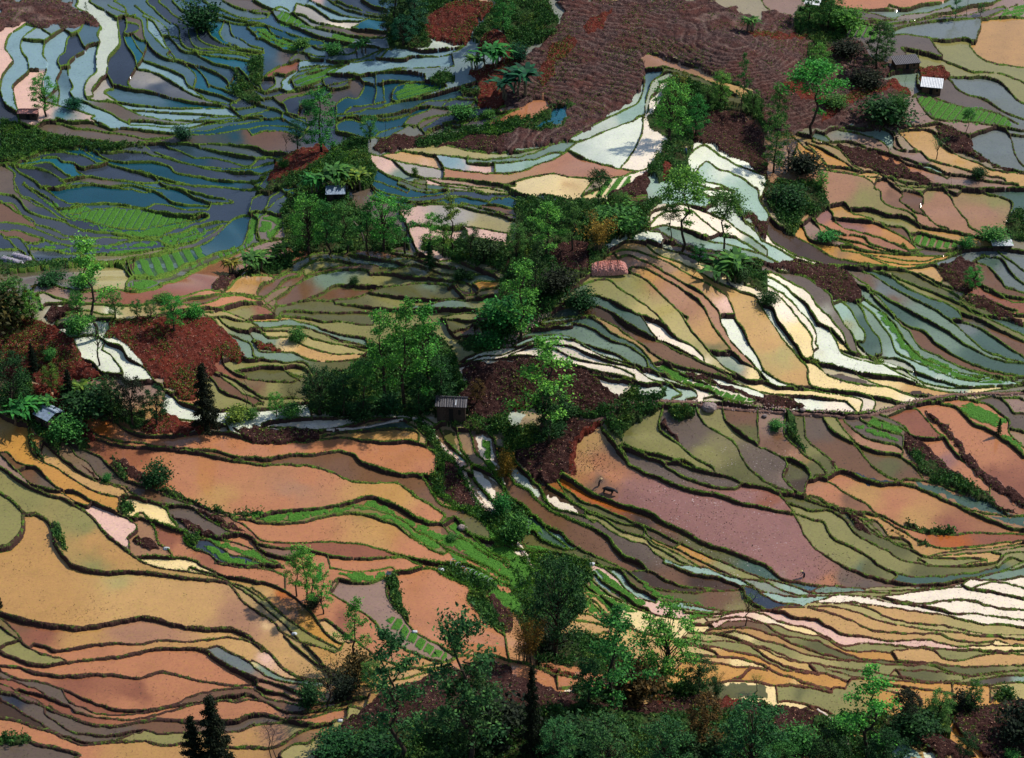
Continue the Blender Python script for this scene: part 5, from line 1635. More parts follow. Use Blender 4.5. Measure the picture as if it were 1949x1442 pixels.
TREES='''
GU trees and shrubs on the far terraces at the upper left
broad 88 225 72 1.05 b|bright green tree beside the small thatched hut
bush 385 52 50 1.1 d|dark round bush among the blue paddies, near the top edge
tiered 165 24 16 .9 d|tiny sapling on the dark slope beside the pale channel
bush 347 268 22 1.1 t|small spiky bush at the foot of the pale blue terraces
bush 140 205 16 1.6 t|low leafy bush between the two paddies right of the small hut
dense 612 292 114 1.0 m|tall dark green tree above the brown bank, with a rounder tree either side
broad 568 287 52 1.0 t|round teal-green tree left of the tall dark tree above the brown bank
bare 545 288 34 .9 o|leafless small tree at the left of the brown bank
broad 704 272 48 1.05 m|small round tree at the left end of the dark scrub strip
dead 735 262 36 1.2 x|crooked dead stump right of the small round tree
bush 587 205 18 1.1 t|pale leafy plant beside the tall dark tree
dense 755 65 90 1.3 d|large dark tree at the top edge, left of the red quarry
dense 790 58 75 1.3 t|dark tree touching the left side of the red quarry
broad 768 88 50 1.5 t|wide leafy crown below the dark trees at the left of the quarry
banana 688 100 32 .9 m|small spiky palm-like plant above the long pale paddy
bush 635 105 18 1.5 m|low bush left of the small spiky plant
bush 575 88 14 1.6 m|low bush beside the striped seedling bed at the upper middle
dense 958 66 78 1.0 m|tall leafy tree at the top edge, right of the red quarry
banana 903 136 36 1.0 m|banana plant at the right end of the long pale paddy
banana 940 128 50 1.1 m|biggest banana plant on the red bank above the pale paddy
banana 980 186 62 1.1 t|dark banana clump below on the purple tilled slope
bush 987 116 28 .9 t|small dark bush between the red banks
bush 880 228 22 1.6 m|low bush on the terraces below the purple slope
bush 930 222 14 1.3 m|tiny bush right of the low bush below the purple slope
bush 540 322 14 1.2 g|small green bush by the brown bank edge
banana 600 372 48 1.0 m|left banana plant behind the tin-roofed hut
banana 640 362 55 1.0 m|middle banana plant behind the tin-roofed hut
banana 672 362 46 1.0 g|right banana plant behind the tin-roofed hut
bush 790 335 14 .6 g|lone seedling plant standing in the cream paddy
GR trees along the upper right ridge and slope
broad 1275 272 108 1.0 b|bright dense tree overhanging the white paddy
dense 1325 262 75 1.0 m|darker trunked tree at the right of the overhanging tree
broad 1290 200 60 1.0 y|yellow-tipped tree at the top of the ridge grove
broad 1345 218 50 1.1 m|low round tree in the middle of the ridge grove
broad 1372 205 62 .9 b|round bright tree above the brown knoll
tiered 1410 222 98 .55 m|slim tall tree above the brown knoll
broad 1432 218 42 1.1 m|small round tree at the right of the slim tall tree
dense 1478 240 74 .95 m|leafy tree on the right shoulder of the brown knoll
dense 1472 325 108 .8 m|tall tree hugging the right edge of the knoll
bare 1500 320 70 .8 y|yellow-green leaning tree below the knoll
pine 1545 258 128 1.3 b|tall pine with a bare trunk on the dark slope
dense 1555 150 62 1.2 b|rounded tree just behind the tall pine
dense 1540 45 60 1.2 m|left tree of the grove hiding a small white roof
dense 1575 55 72 1.2 m|tallest tree of the grove hiding a small white roof
bush 1605 60 38 1.3 g|light green bush at the right foot of the grove
dense 1668 135 84 1.1 d|dark broad tree behind the grey tin shed
dense 1685 110 60 1.0 m|narrow tree between the dark tree and the striped bed
bush 1650 165 28 1.6 x|dark bush under the broad dark tree
bush 1610 110 24 1.8 x|dark scrub bush beside the red gully
banana 1425 62 34 1.0 m|solitary spiky plant on the mauve hill
bamboo 1712 240 64 1.1 g|feathery bamboo clump left of the long green seedling bed
bush 1682 235 44 1.6 d|dark shrub in front of the feathery bamboo
bush 1590 205 20 1.6 m|small bush beside the winding red track
pine 1838 258 44 1.0 m|small round-topped tree below the long green seedling bed
bare 1782 305 44 1.2 m|spreading dark tree on the orange paddy
tiered 1818 35 38 1.3 m|leafy tree at the top edge, far right
dead 1838 33 46 1.0 x|thin dark trunk beside the leafy tree at the top edge
broad 1866 30 20 1.0 m|small tree right of the thin dark trunk
bush 1862 342 18 1.2 d|dark little shrub at the end of the orange paddy
dead 1810 352 18 1.4 x|short dark post-like stump by the shrub
broad 1563 362 32 1.1 b|small bright tree at the edge of the tan paddy
bush 1525 330 34 1.5 x|black-green bush on the steep slope
bush 1500 390 34 1.5 d|scrubby bush low on the steep slope
dead 1475 405 60 .8 x|thin dark stem at the foot of the steep slope
bush 1575 460 14 2.2 m|bushy row on the bank of the pink paddies
broad 1850 552 46 1.15 b|round bright tree on the brown mound at the right edge
bush 1888 462 24 1.6 m|leafy bush beside the small blue roof
dead 1913 470 66 1.0 o|bare twiggy tree above the small blue roof
bush 1840 470 16 1.3 m|small bush at the end of the short seedling bed
dead 1722 164 26 1.2 x|bare sapling between the tin shed and red track
GM trees in the middle belt
broad 588 482 108 .95 b|leftmost big tree of the grove under the tin-roofed hut
airy 625 486 94 1.0 m|tree with thin trunks directly below the tin-roofed hut
airy 660 484 90 1.1 m|airy tree in the middle of the grove, by the pale dead branch
tiered 700 480 84 1.1 m|dark tree right of the pale dead branch
broad 733 478 102 .9 b|tallest round tree at the right half of the grove
tiered 772 480 88 1.2 m|thin-trunked tree ending the grove on the right
airy 822 478 66 1.2 b|left slim tree in front of the tan paddy
tiered 862 482 96 1.0 g|tallest slim tree in front of the tan paddy
airy 845 490 74 1.0 b|second slim tree in front of the tan paddy
broad 895 492 50 1.3 d|dark low tree right of the slim trees
conifer 818 510 48 1.1 d|small dark cone-shaped tree on the olive terraces
bush 925 500 40 1.0 d|dark leafy bush below the pink strip
broad 983 490 56 1.1 m|small round tree left of the belt's tall airy tree
airy 1042 492 100 1.25 b|tall airy tree in the middle of the belt
tiered 1018 586 112 .8 d|dark leaning tree with a black trunk
tiered 1090 478 76 1.2 m|slim tree beside the yellow-green bamboo
bamboo 1140 482 78 1.3 y|yellow-green bamboo by the pink thatched heap
bush 1170 440 42 1.6 m|leafy bush under the slim pale-trunked tree
broad 1182 412 40 1.2 m|small round tree above the red path
pine 1139 412 80 .9 d|thin small-headed tree in front of the striped bed
dead 1200 455 66 .9 x|dark bare trunk beside the red path
bush 1105 580 34 1.2 d|dark bush at the left foot of the thatched heap
bush 1062 560 38 1.3 x|blackish bush among the branches
airy 992 650 148 .95 b|tall bright tree at the left foot of the white terraces
bush 960 620 44 1.5 m|bushes left of the fallen log
banana 940 612 34 1.2 m|spiky plant above the fallen log
bush 935 655 26 1.5 m|low bush right under the fallen log
pine 1298 470 140 1.15 b|tall flat-topped pine in front of the white paddies
pine 1276 462 66 1.0 m|small pine left of the tall flat-topped pine
pine 1377 482 108 1.15 m|second flat-topped pine, at the right
broad 1330 500 38 1.15 m|small bushy tree between the pines and the banana plant
banana 1380 532 60 1.15 m|big banana clump on the ridge under the right pine
bush 1408 536 28 1.0 d|dark shrub right of the big banana clump
bush 1460 582 22 1.3 d|small dark bush at the head of the cream terraces
banana 442 524 36 1.0 y|left banana plant at the end of the pink-brown paddy
banana 482 520 44 1.1 m|middle banana plant by the pink-brown paddy
banana 532 498 34 1.1 g|right banana plant near the grove
bush 675 542 14 .9 d|tiny bush alone on the grey paddy
bush 876 532 20 .9 d|tiny dark bush, left of a pair by the yellow paddy
bush 893 530 16 .9 d|tiny dark bush, right of a pair by the yellow paddy
bush 566 647 26 .9 m|small leaning bush on the olive terraces
GL trees on the left slopes
tiered 185 640 168 1.0 b|very tall slender tree with a high bright crown
bare 190 697 86 1.15 m|gnarled dark tree on the white channel
broad 148 600 46 1.0 m|small round tree left of the very tall tree
bush 100 542 20 2.0 d|low dark bush row on the pink-brown paddy, to the left
bush 155 545 22 1.6 m|bushes at the left foot of the very tall tree's crown
broad 222 610 50 1.0 m|pointed small tree right of the very tall tree
broad 262 606 32 1.1 m|small round tree, left of a pair above the red tilled hill
broad 288 608 34 1.1 m|small round tree, right of a pair above the red tilled hill
broad 333 632 66 .95 b|lone small tree standing on the red tilled hill
bush 372 604 26 .9 b|round bush on the crest of the red tilled hill
bush 150 634 34 1.1 m|leafy bush left of the white channel's head
bush 310 570 12 2.0 g|low bush on the rim of the red-brown paddy
dense 30 612 78 1.5 m|large rounded tree above the red earth slope, at the left edge
dense 62 612 56 1.3 b|bright shoulder of trees right of the large rounded tree
bush 5 620 80 1.0 o|brownish bush at the very left edge
conifer 66 712 54 1.0 x|small black conifer on the red earth slope
bush 98 690 20 1.0 m|tiny green bush on the red earth slope
broad 100 748 52 .95 g|pale green young tree below the small black conifer
conifer 135 762 56 1.1 x|second small black conifer, beside the palm
banana 155 758 40 1.0 g|palm-like plant beside the second black conifer
broad 25 782 104 1.1 d|big dark tree at the left edge above the spiky plants
banana 46 800 46 1.2 m|spiky plant left of the blue-grey roofed shed
banana 84 792 36 1.0 m|spiky plant overhanging the blue-grey roofed shed
bush 175 792 48 1.5 d|dark bush left of the row of round trees
dense 215 800 88 1.0 d|left tree of the dark row below the white channel
broad 255 812 92 .95 x|middle tree of the dark row below the white channel
broad 300 812 72 1.0 d|right tree of the dark row below the white channel
bush 130 830 40 1.2 m|leafy bush right of the shed
conifer 395 820 128 1.0 x|tall black conifer beside the pale channel
dead 472 792 72 1.5 o|bare thin tree right of the tall black conifer
bush 455 804 24 1.6 g|bright bush at the foot of the bare thin tree
bush 478 800 18 1.2 m|small bush right of the bright bush
bush 300 922 42 .95 d|lone dark bush on the pink paddy's bank
dead 12 850 34 1.2 g|thin sapling on the orange paddy at the left edge
bush 205 915 12 1.3 m|tiny shrub on the bank under the muddy paddy
conifer 1 1160 34 .8 x|black shrub at the left edge of the big orange paddy
GC trees around the wooden cabin
broad 527 796 46 1.0 b|small bright tree left of the pale strip
bare 560 778 42 1.0 o|small rust-leaved tree beside the small bright tree
bush 555 795 20 1.6 m|leafy bush behind the white strip
broad 612 790 88 1.2 d|dark round-crowned tree at the left of the cabin grove
dense 655 792 78 1.4 d|second dark tree of the cabin grove
airy 692 790 96 1.1 m|airy mid-height tree in the cabin grove
airy 728 772 174 .85 b|tall bright tree, leftmost of the three tallest by the cabin
tiered 770 778 186 .9 b|tallest tree with a thin top behind the cabin grove
airy 812 776 182 .85 b|tall bright tree, rightmost of the three tallest by the cabin
dense 800 790 84 1.0 d|near-black tree left of the wooden cabin
dense 838 780 100 1.1 d|dark tree directly behind the wooden cabin
bush 690 795 30 1.4 d|dark undergrowth bush of the cabin grove
bush 745 790 30 1.4 d|dark undergrowth bush nearer the cabin
broad 908 770 44 1.0 o|small brownish tree on the tilled knoll
airy 1035 832 178 1.15 b|big tall tree in front of the dark tilled knoll
dense 1045 846 112 1.1 d|darker lower tree at the foot of the big tall tree
bush 1075 792 22 1.4 d|low dark bush right of the big tall tree
bush 962 905 52 .5 y|yellow-flowering shrub beside the stream
bush 955 982 36 .8 m|round bush at the foot of the white stone path
bush 982 1030 48 .8 m|larger round bush below, beside the seedling terraces
bush 860 1030 10 1.6 m|tiny shrub on the pink paddy bank
conifer 1900 828 30 .9 d|little black conifer between the two green beds
bush 1480 812 14 1.6 m|low shrub at the rubble bank
GB trees of the foreground
tiered 565 1135 90 .9 b|left slim tree of the clump on the orange bank
airy 585 1142 108 .85 b|tallest slim tree of the clump on the orange bank
tiered 598 1150 90 .9 b|middle slim tree of the clump on the orange bank
airy 616 1172 96 .8 b|right slim tree of the clump on the orange bank
bush 597 1160 24 1.0 x|dark bush at the foot of the slim clump
tiered 676 1262 126 .9 b|airy bright tree left of the seedling strip
bare 626 1342 112 1.1 o|nearly leafless tree in front of the ochre paddy
bush 655 1318 38 1.1 x|dark bush right of the nearly leafless tree
bush 595 1335 34 1.2 d|dark bush left of the nearly leafless tree
bush 680 1285 42 1.2 o|brownish bush under the airy bright tree
broad 712 1310 56 1.2 m|low leafy tree left of the tall see-through tree
airy 758 1450 266 .85 f|tall see-through tree on the dark tilled slope
airy 890 1462 318 .8 f|tallest foreground tree, in front of the salmon paddy
dense 895 1440 190 1.0 d|dark lower crowned tree behind the tallest foreground tree
broad 1062 1256 200 .8 d|huge dark tree in the centre foreground
bamboo 1002 1262 112 1.0 y|yellow-green bamboo beside the huge dark tree
bush 1045 1235 50 1.1 x|black bush at the base of the huge tree
airy 1165 1352 206 1.0 m|airy dark tree right of the huge dark tree
dense 1120 1350 100 1.1 d|dark tree at the left foot of the airy dark tree
broad 1262 1308 160 1.05 b|big bright round-crowned tree over the cream paddies
dead 1245 1300 60 1.0 x|thin trunk under the big bright round crown
bush 1215 1330 62 1.2 o|brown-green bush under the big bright round crown
broad 1330 1322 74 1.2 d|small dark tree right of the big bright round-crowned tree
bamboo 1362 1330 62 1.0 d|dark arching plant beside the small dark tree
conifer 1012 1450 196 .55 x|narrow black cypress-like tree on the dark slope
broad 1062 1462 90 1.2 f|round foreground tree right of the narrow black tree
broad 1152 1492 132 1.0 f|large round crown at the bottom edge, left of a pair
broad 1262 1500 140 1.0 f|large round crown at the bottom edge, right of a pair
dense 1335 1430 120 1.1 o|brownish tree above the bottom edge
broad 1425 1495 172 1.0 f|tall bright-leaved tree at the bottom edge
bush 1350 1470 50 1.5 d|dark bush between the crowns at the bottom
broad 1570 1490 100 1.1 d|dark round tree at the bottom, beside the thin footpath
broad 1490 1480 70 1.2 m|low round tree on the dark red plot
tiered 1645 1442 168 1.15 b|tall bright layered tree over the yellow terraces
dense 1680 1490 110 1.2 d|dark tree under the tall bright layered tree
pine 1718 1398 88 1.0 x|small dark-headed tree beside the yellow curved paddy
broad 1785 1372 56 1.3 m|bushy tree on the rim of the yellow terraces
dense 1850 1352 60 .95 m|narrow leafy tree right of the bushy rim tree
bush 1838 1346 30 1.3 x|black bush at the foot of the narrow leafy tree
bush 1740 1400 40 1.5 d|dark shrub below the bushy rim tree
bush 1943 1412 62 1.1 x|black round bush at the right edge
broad 1835 1450 52 1.1 d|small dark tree on the red plot at the bottom right
bush 1925 1448 16 1.4 m|tiny bush at the bottom right corner
bare 1420 1192 80 .8 g|thin leaning yellow-green tree on the pale terraces
conifer 415 1482 172 1.05 x|tall black conifer at the bottom left
conifer 374 1484 134 .95 x|shorter black conifer left of the tall one at the bottom
dead 515 1445 108 1.0 x|bare pole-like tree at the bottom, left of two
dead 523 1450 96 1.0 x|bare pole-like tree at the bottom, right of two
bush 850 1400 30 1.6 d|dark shrub between the two tallest foreground trees
bush 640 1430 26 2.2 d|low leafy bush at the lower edge of the dark slope
bush 720 1440 30 2.2 d|low bush at the left foot of the see-through tree
bush 950 1400 70 1.3 x|black bush behind the narrow cypress-like tree
bush 1100 1440 50 1.8 d|dark bush filling the gap left of the paired crowns
bush 1520 1420 30 1.6 m|small bush at the left of the dark red plot
bush 1600 1395 24 1.4 m|small bush at the start of the thin footpath
bare 1440 1320 40 1.0 g|small twiggy tree on the olive paddy's edge
'''
GRP=None
for ln in TREES.strip().splitlines():
    if ln[0]=='G' and ln[1].isupper(): GRP=ln[3:]; continue
    a,lab=ln.split('|'); k,px,py,h,wf,tn=a.split(); plant(k,float(px),float(py),float(h),float(wf),tn,lab,GRP)
# ---------------------------------------------------------------- tufts of grass, crops, undergrowth (uncountable)
rng=np.random.RandomState(5)
def scatter(name,mask,prob,n,size,lift,tone,label,per=3,spread=.12):
    p=(mask*prob).ravel().astype(float); area=(GT**2).ravel(); p=p*area; p/=p.sum()
    k=rng.choice(len(p),n,p=p); P=VERT.reshape(-1,3)[k]; P=np.repeat(P,per,0)+rng.randn(n*per,3)*np.array([spread,spread,spread*.3])
    P[:,2]+=lift*rng.rand(len(P)); me=mesh_quads(name,leaves(P,size,-.2,.55),m_leaf); o=bpy.data.objects.new(name,me); C.objects.link(o)
    o.color=(*tone,1); o['kind']='stuff'; o['label']=label
one=np.ones_like(Z)
scatter('grass',bm_,np.clip(grn*(fbm(GX/5.,GY/5.,61,3)-.28)*4,0.02,1),42000,.075,.12,(.05,.13,.02),'short grass tufts along the paddy banks',4,.06)
scatter('weeds',bm_,np.clip((fbm(GX/7.,GY/7.,62,3)-.5)*8,0,1)*np.clip(grn,0,1),16000,.085,.18,(.16,.24,.03),'yellow-green weeds on the paddy banks',3,.08)
scatter('undergrowth',gr,np.clip((fbm(GX/4.,GY/4.,63,3)-.3)*4,0.05,1),42000,.24,.9,(.03,.11,.026),'tangled green undergrowth on the slopes',4,.3)
scatter('fresh_grass',gr|bm_,spot(920,930,110)+spot(1010,1060,90)+spot(330,1020,70)+spot(860,1090,70)+spot(620,320,60)+.7*spot(930,240,60)+.5*spot(60,260,80),26000,.11,.22,(.085,.25,.03),'fresh green grass of the gully and wet banks',4,.12)
scatter('mud_clods',cls==0,spot(1125,875,36)+.5*spot(1575,1092,50)+.15*spot(1330,1000,120),1500,.11,.1,(.05,.035,.03),'dark clods standing out of the freshly ploughed mud',1,.1)
scatter('stubble',(cls==0)&(TK>7),np.clip((fbm(GX/6.,GY/6.,67,3)-.5)*6,.04,1)*(GY<40),3600,.085,.12,(.06,.055,.03),'sparse rice stubble in the flooded paddies',2,.12)
scatter('brush',gr,np.clip((fbm(GX/3.,GY/3.,66,3)-.5)*6,0.0,1),16000,.2,.8,(.07,.15,.03),'light green brush on the slopes',3,.25)
scatter('crop_plants',soil,np.clip((fbm(GX/6.,GY/6.,64,3)-.35)*4,0.05,1)*(1+2.*(cls==3)),14000,.16,.2,(.10,.17,.035),'small crop plants on the tilled soil',3,.1)
scatter('rice_shoots',sd_,one,22000,.055,.08,(.09,.26,.03),'fine upright shoots in the seedling strips',2,.03)
scatter('straw',soil,one*(.25+.75*(cls!=6)),12000,.13,.1,(.30,.21,.18),'dry straw and clods on the tilled soil',2,.2)
# ---------------------------------------------------------------- built things
def box(x0,x1,y0,y1,z0,z1):
    V=[(x,y,z) for z in (z0,z1) for y in (y0,y1) for x in (x0,x1)]
    return V,[(0,2,3,1),(4,5,7,6),(0,1,5,4),(2,6,7,3),(0,4,6,2),(1,3,7,5)]
def part(name,VF,mat,parent,smooth=False):
    o=bpy.data.objects.new(name,pymesh(name,VF,mat,smooth)); C.objects.link(o); o.parent=parent; return o
def thing(name,label,cat,px,py,rz=0,off=0,group=None):
    o=bpy.data.objects.new(name,None); C.objects.link(o); o.location=world(px,py,off); o.rotation_euler=(0,0,R(rz)); o['label']=label; o['category']=cat
    if group: o['group']=group
    return o
def roof_sheet(w,d,z0,z1,t=.06,ribs=14,y0=None):
    """corrugated slope from y=-d/2 (z0) to y=d/2 (z1)"""
    V=[];F=[]; n=ribs*4
    for i in range(n+1):
        x=-w/2+w*i/n; b=.035*math.sin(i*math.pi/2)
        for (yy,zz) in ((-d/2,z0),(d/2,z1)):
            V+= [(x,yy,zz+b+t),(x,yy,zz+b)]
    for i in range(n):
        a=i*4;b=a+4; F+=[(a,b,b+2,a+2),(a+1,a+3,b+3,b+1),(a,a+1,b+1,b),(a+2,b+2,b+3,a+3)]
    F+=[(0,2,3,1),(n*4,n*4+1,n*4+3,n*4+2)]
    return V,F
m_wood=simple('old_planks',(.05,.035,.028),.9,.6,5,.2,.6); m_slate=simple('weathered_roof',(.075,.075,.09),.6,.45,3,.4,.4)
m_tin=simple('blue_tin',(.20,.27,.36),.4,.35,2,.5,.3); m_white=simple('bleached_tin',(.5,.55,.6),.4,.3,2,.5,.3)
m_mud=simple('mud_wall',(.13,.075,.045),.95,.4,3,.1,.5); m_thatch=simple('pink_straw',(.50,.24,.21),.95,.5,6,.1,1.); m_stone=simple('stone',(.25,.20,.19),.9,.5,3,.2,.6)
m_film=simple('plastic_film',(.33,.30,.38),.5,.35,3,.5,.4); m_black=simple('dark_opening',(.01,.01,.01),.9,.2)
def shed(px,py,w,d,h,rz,label,wall,roof,name='hut',rise=.7,gable=True,ridge=True):
    t=thing(name,label,'hut',px,py,rz)
    W=box(-w/2+.15,w/2-.15,-d/2+.15,d/2-.15,-1.2,h)
    a=part('wall',W,wall,t)
    part('door',box(-.4,.4,-d/2+.09,-d/2+.15,-.2,h*.8),m_black,a)
    part('window',box(w*.24,w*.24+.5,-d/2+.10,-d/2+.15,h*.4,h*.75),m_black,a)
    for k in range(4):
        x=-w/2+.15+(w-.3)*k/3.; part('post',box(x-.06,x+.06,-d/2+.02,-d/2+.14,-1.1,h-.02),m_wood,t)
    if gable:
        f=roof_sheet(w+.5,d/2+.35,h,h+rise); 
        r1=([(x,y-d/4,z) for x,y,z in f[0]],f[1]); r2=([(x,-y+d/4,z) for x,y,z in f[0]],f[1])
        g=join([(( [(-w/2+.15,-d/2+.15,h),(-w/2+.15,d/2-.15,h),(-w/2+.15,0,h+rise-.1)]),[(0,1,2)]),([(w/2-.15,-d/2+.15,h),(w/2-.15,d/2-.15,h),(w/2-.15,0,h+rise-.1)],[(0,2,1)])])
        part('gable',g,wall,t); rf=part('roof',join([r1,r2]),roof,t)
        if ridge: part('ridge_cap',tube([(-w/2-.25,0,h+rise+.09),(w/2+.25,0,h+rise+.09)],.09,.09,6),roof,rf)
    else:
        rf=part('roof',roof_sheet(w+.5,d+.5,h+.02,h+rise),roof,t)
        part('beam',box(-w/2,w/2,-d/2-.2,-d/2-.12,h-.16,h-.02),m_wood,t)
    return t
c=shed(861,792,5.4,3.4,3.0,-4,'dark plank cabin with a weathered grey roof at the end of the stone path',m_wood,m_slate,'wooden_cabin',1.0)
for k in range(9):
    x=-2.5+k*.62; part('roof_batten',tube([(x,-1.95,3.22),(x,-.1,4.2)],.03,.03,4),m_wood,c)
part('skylight',([(.8,-.75,3.95),(1.0,-.75,3.95),(1.0,-1.75,3.42),(.8,-1.75,3.42)],[(0,1,2,3)]),m_white,c)
shed(640,380,3.8,2.8,1.7,3,'hut with a blue tin roof in front of the banana plants',m_wood,m_tin,'hut',.55,False)
shed(1772,170,4.6,3.4,1.7,-14,'small mud hut with a bright blue-white tin roof above the long seedling bed',m_mud,m_white,'hut',.9,False)
shed(1722,128,6.0,3.2,1.5,12,'low tumbledown shed with a patched grey roof beside the dark tree',m_mud,m_slate,'shed',.7,False)
shed(56,226,4.4,2.8,1.6,0,'tiny thatched hut left of the bright green tree',m_wood,m_thatch,'hut',.5)
shed(96,806,3.6,3.8,1.8,-38,'plank shed with a shiny blue-grey roof among the spiky plants',m_wood,m_tin,'shed',.9)
shed(1905,472,4.0,1.8,.7,0,'very low shelter with a pale blue roof at the right edge',m_wood,m_white,'shelter',.35,False)
shed(1545,20,3.4,2.4,1.7,-20,'small roof hidden in the grove at the top right',m_mud,m_white,'hut',.6,False)
# thatched heap
def heap(w,d,h,seed,n=26,m=18):
    rg=np.random.RandomState(seed); V=[];F=[]
    for i in range(n+1):
        u=-1+2*i/n
        for j in range(m+1):
            a=math.pi*j/m; e=(1-abs(u)**4)**.5; r=1+.12*(rg.rand()-.5)
            V.append((u*w/2+.06*rg.randn(),-math.cos(a)*d/2*(.55+.45*e)*r,math.sin(a)**.7*h*(.35+.65*e)*r-.15))
    for i in range(n):
        for j in range(m): a=i*(m+1)+j; F.append((a,a+1,a+m+2,a+m+1))
    return V,F
t=thing('straw_heap','long pink thatched straw heap tied with cords on the terrace crest','straw heap',1158,512,6)
part('straw',heap(7.4,3.4,2.1,4,40,22),m_thatch,t)
for x in (-2.2,.2,1.6): part('cord',tube([(x,-1.5+.0*k,0) if k==0 else (x+.05*k,-1.75*math.cos(math.pi*k/8),2.0*math.sin(math.pi*k/8)**.7+.12) for k in range(9)],.05,.05,5),m_wood,t)
strw=rng; P=np.stack([rng.uniform(-3.2,3.2,900),rng.uniform(-1.3,1.3,900),np.zeros(900)],1); P[:,2]=2.08*np.sqrt(np.maximum(0,1-(P[:,1]/1.5)**2))**.7*(1-np.abs(P[:,0]/3.4)**4)**.5
o=bpy.data.objects.new('loose_straw',mesh_quads('loose_straw',leaves(P,.16,.2,.2),m_leaf)); C.objects.link(o); o.parent=t; o.color=(.42,.2,.17,1)
# plastic tunnels
for (px,py,l,lab) in ((24,500,10.5,'front white plastic seedling tunnel at the left edge'),(42,493,9.5,'rear white plastic seedling tunnel at the left edge')):
    t=thing('seedling_tunnel',lab,'plastic tunnel',px,py,-28,.0,'plastic seedling tunnels'); part('film_cover',heap(l*.55,1.3,.85,int(px),30,12),m_film,t)
    for k in range(5): part('hoop',tube([((k-2)*l*.11,-.66*math.cos(math.pi*j/8),.8*math.sin(math.pi*j/8)**.8) for j in range(9)],.05,.05,4),m_white,t)
# bare hoops over a nursery bed
for k in range(9):
    px=862+k*8.8; py=1078+k*4.6; t=bpy.data.objects.new('bed_hoop',pymesh('bed_hoop',tube([(.15*math.cos(j),-.8*math.cos(math.pi*j/8),1.0*math.sin(math.pi*j/8)) for j in range(9)],.035,.035,4),m_white)); C.objects.link(t)
    t.location=world(px,py,.1); t.rotation_euler=(0,0,R(-28)); t['label']='bare white bamboo hoop arched over the nursery bed below the salmon paddies'; t['category']='hoop'; t['group']='row of bare hoops over a nursery bed'
# fallen log and dead branch
t=bpy.data.objects.new('fallen_log',pymesh('fallen_log',join([tube([(-3.5,-.6,.3),(-1,0,.5),(1.5,.3,.8),(3.6,.9,1.3)],.3,.18,8),tube([(1.5,.3,.8),(2.6,-.4,1.4)],.1,.05,5)]),m_pale,True)); C.objects.link(t); t.location=world(948,612); t['label']='pale fallen log lying on the slope left of the tall bright tree'; t['category']='log'
t=bpy.data.objects.new('dead_branch',pymesh('dead_branch',tube([(0,0,0),(-.4,0,2.2),(-1.2,0,4.0),(-2.4,0,5.4)],.16,.06,6),m_stone,True)); C.objects.link(t); t.location=world(694,465); t['label']='bleached dead branch leaning inside the tree grove'; t['category']='branch'
# boulders
def rock(px,py,r,lab,grp=None,sd=0):
    rg=np.random.RandomState(sd); V=[];F=[]; n,m=9,12
    for i in range(n+1):
        for j in range(m):
            a,b=math.pi*i/n,2*math.pi*j/m; q=1+.22*(rg.rand()-.5) if 0<i<n else 1; V.append((math.sin(a)*math.cos(b)*r*1.25*q,math.sin(a)*math.sin(b)*r*q,math.cos(a)*r*.8*q+.15))
    for i in range(n):
        for j in range(m): F.append((i*m+j,(i+1)*m+j,(i+1)*m+(j+1)%m,i*m+(j+1)%m))
    o=bpy.data.objects.new('boulder',pymesh('boulder',(V,F),m_stone)); C.objects.link(o); o.location=world(px,py,r*.3); o['label']=lab; o['category']='boulder'
    if grp: o['group']=grp
rock(1350,775,1.15,'large grey-mauve boulder at the head of the fan of paddies','boulders',1)
rock(880,1005,.7,'grey-white stone heap beside the muddy strip paddy','boulders',2)
rock(1527,783,.45,'pinkish boulder on the rubble bank','boulders',3)
rock(1455,790,.4,'small pale boulder at the end of the rubble bank','boulders',4)
# rubble bank (uncountable stones)
rg=np.random.RandomState(8); VV=[];FF=[]
def stones(path,n,sz,wd):
    path=np.array(path,float); seg=np.hypot(*np.diff(path,axis=0).T); cs=np.concatenate([[0],np.cumsum(seg)])
    for _ in range(n):
        s=rg.rand()*cs[-1]; k=min(np.searchsorted(cs,s,side='right')-1,len(seg)-1); p=path[k]+(path[k+1]-path[k])*(s-cs[k])/seg[k]
        c0=np.array(world(p[0]+rg.randn()*wd,p[1]+rg.randn()*wd*.6,.08)); r=sz*(.5+rg.rand()); o=len(VV)
        for q in ((1,0,0),(0,1,0),(-1,0,0),(0,-1,0),(0,0,1),(0,0,-1)): VV.append(tuple(c0+np.array(q)*r*(.6+.7*rg.rand())))
        for f in ((0,1,4),(1,2,4),(2,3,4),(3,0,4),(1,0,5),(2,1,5),(3,2,5),(0,3,5)): FF.append(tuple(i+o for i in f))
stones([(1190,772),(1260,766),(1340,768),(1420,776),(1500,782),(1580,788),(1640,790),(1700,778),(1760,762),(1830,752),(1949,748)],900,.17,4)
stones([(835,838),(850,858),(872,885),(893,925),(905,960),(925,972),(950,980)],260,.13,2)
stones([(960,660),(985,640),(1010,620),(1040,600)],260,.2,5)
stones([(985,1040),(1000,1060),(1012,1085)],60,.15,2)
stones([(1150,1000),(880,720),(1880,150)],1,.1,1)
o=bpy.data.objects.new('rubble',pymesh('rubble',(VV,FF),simple('rubble_stone',(.36,.25,.22),.9,.6,4,.2,.4))); C.objects.link(o); o['kind']='stuff'; o['label']='broken pale stones along the path and retaining banks'
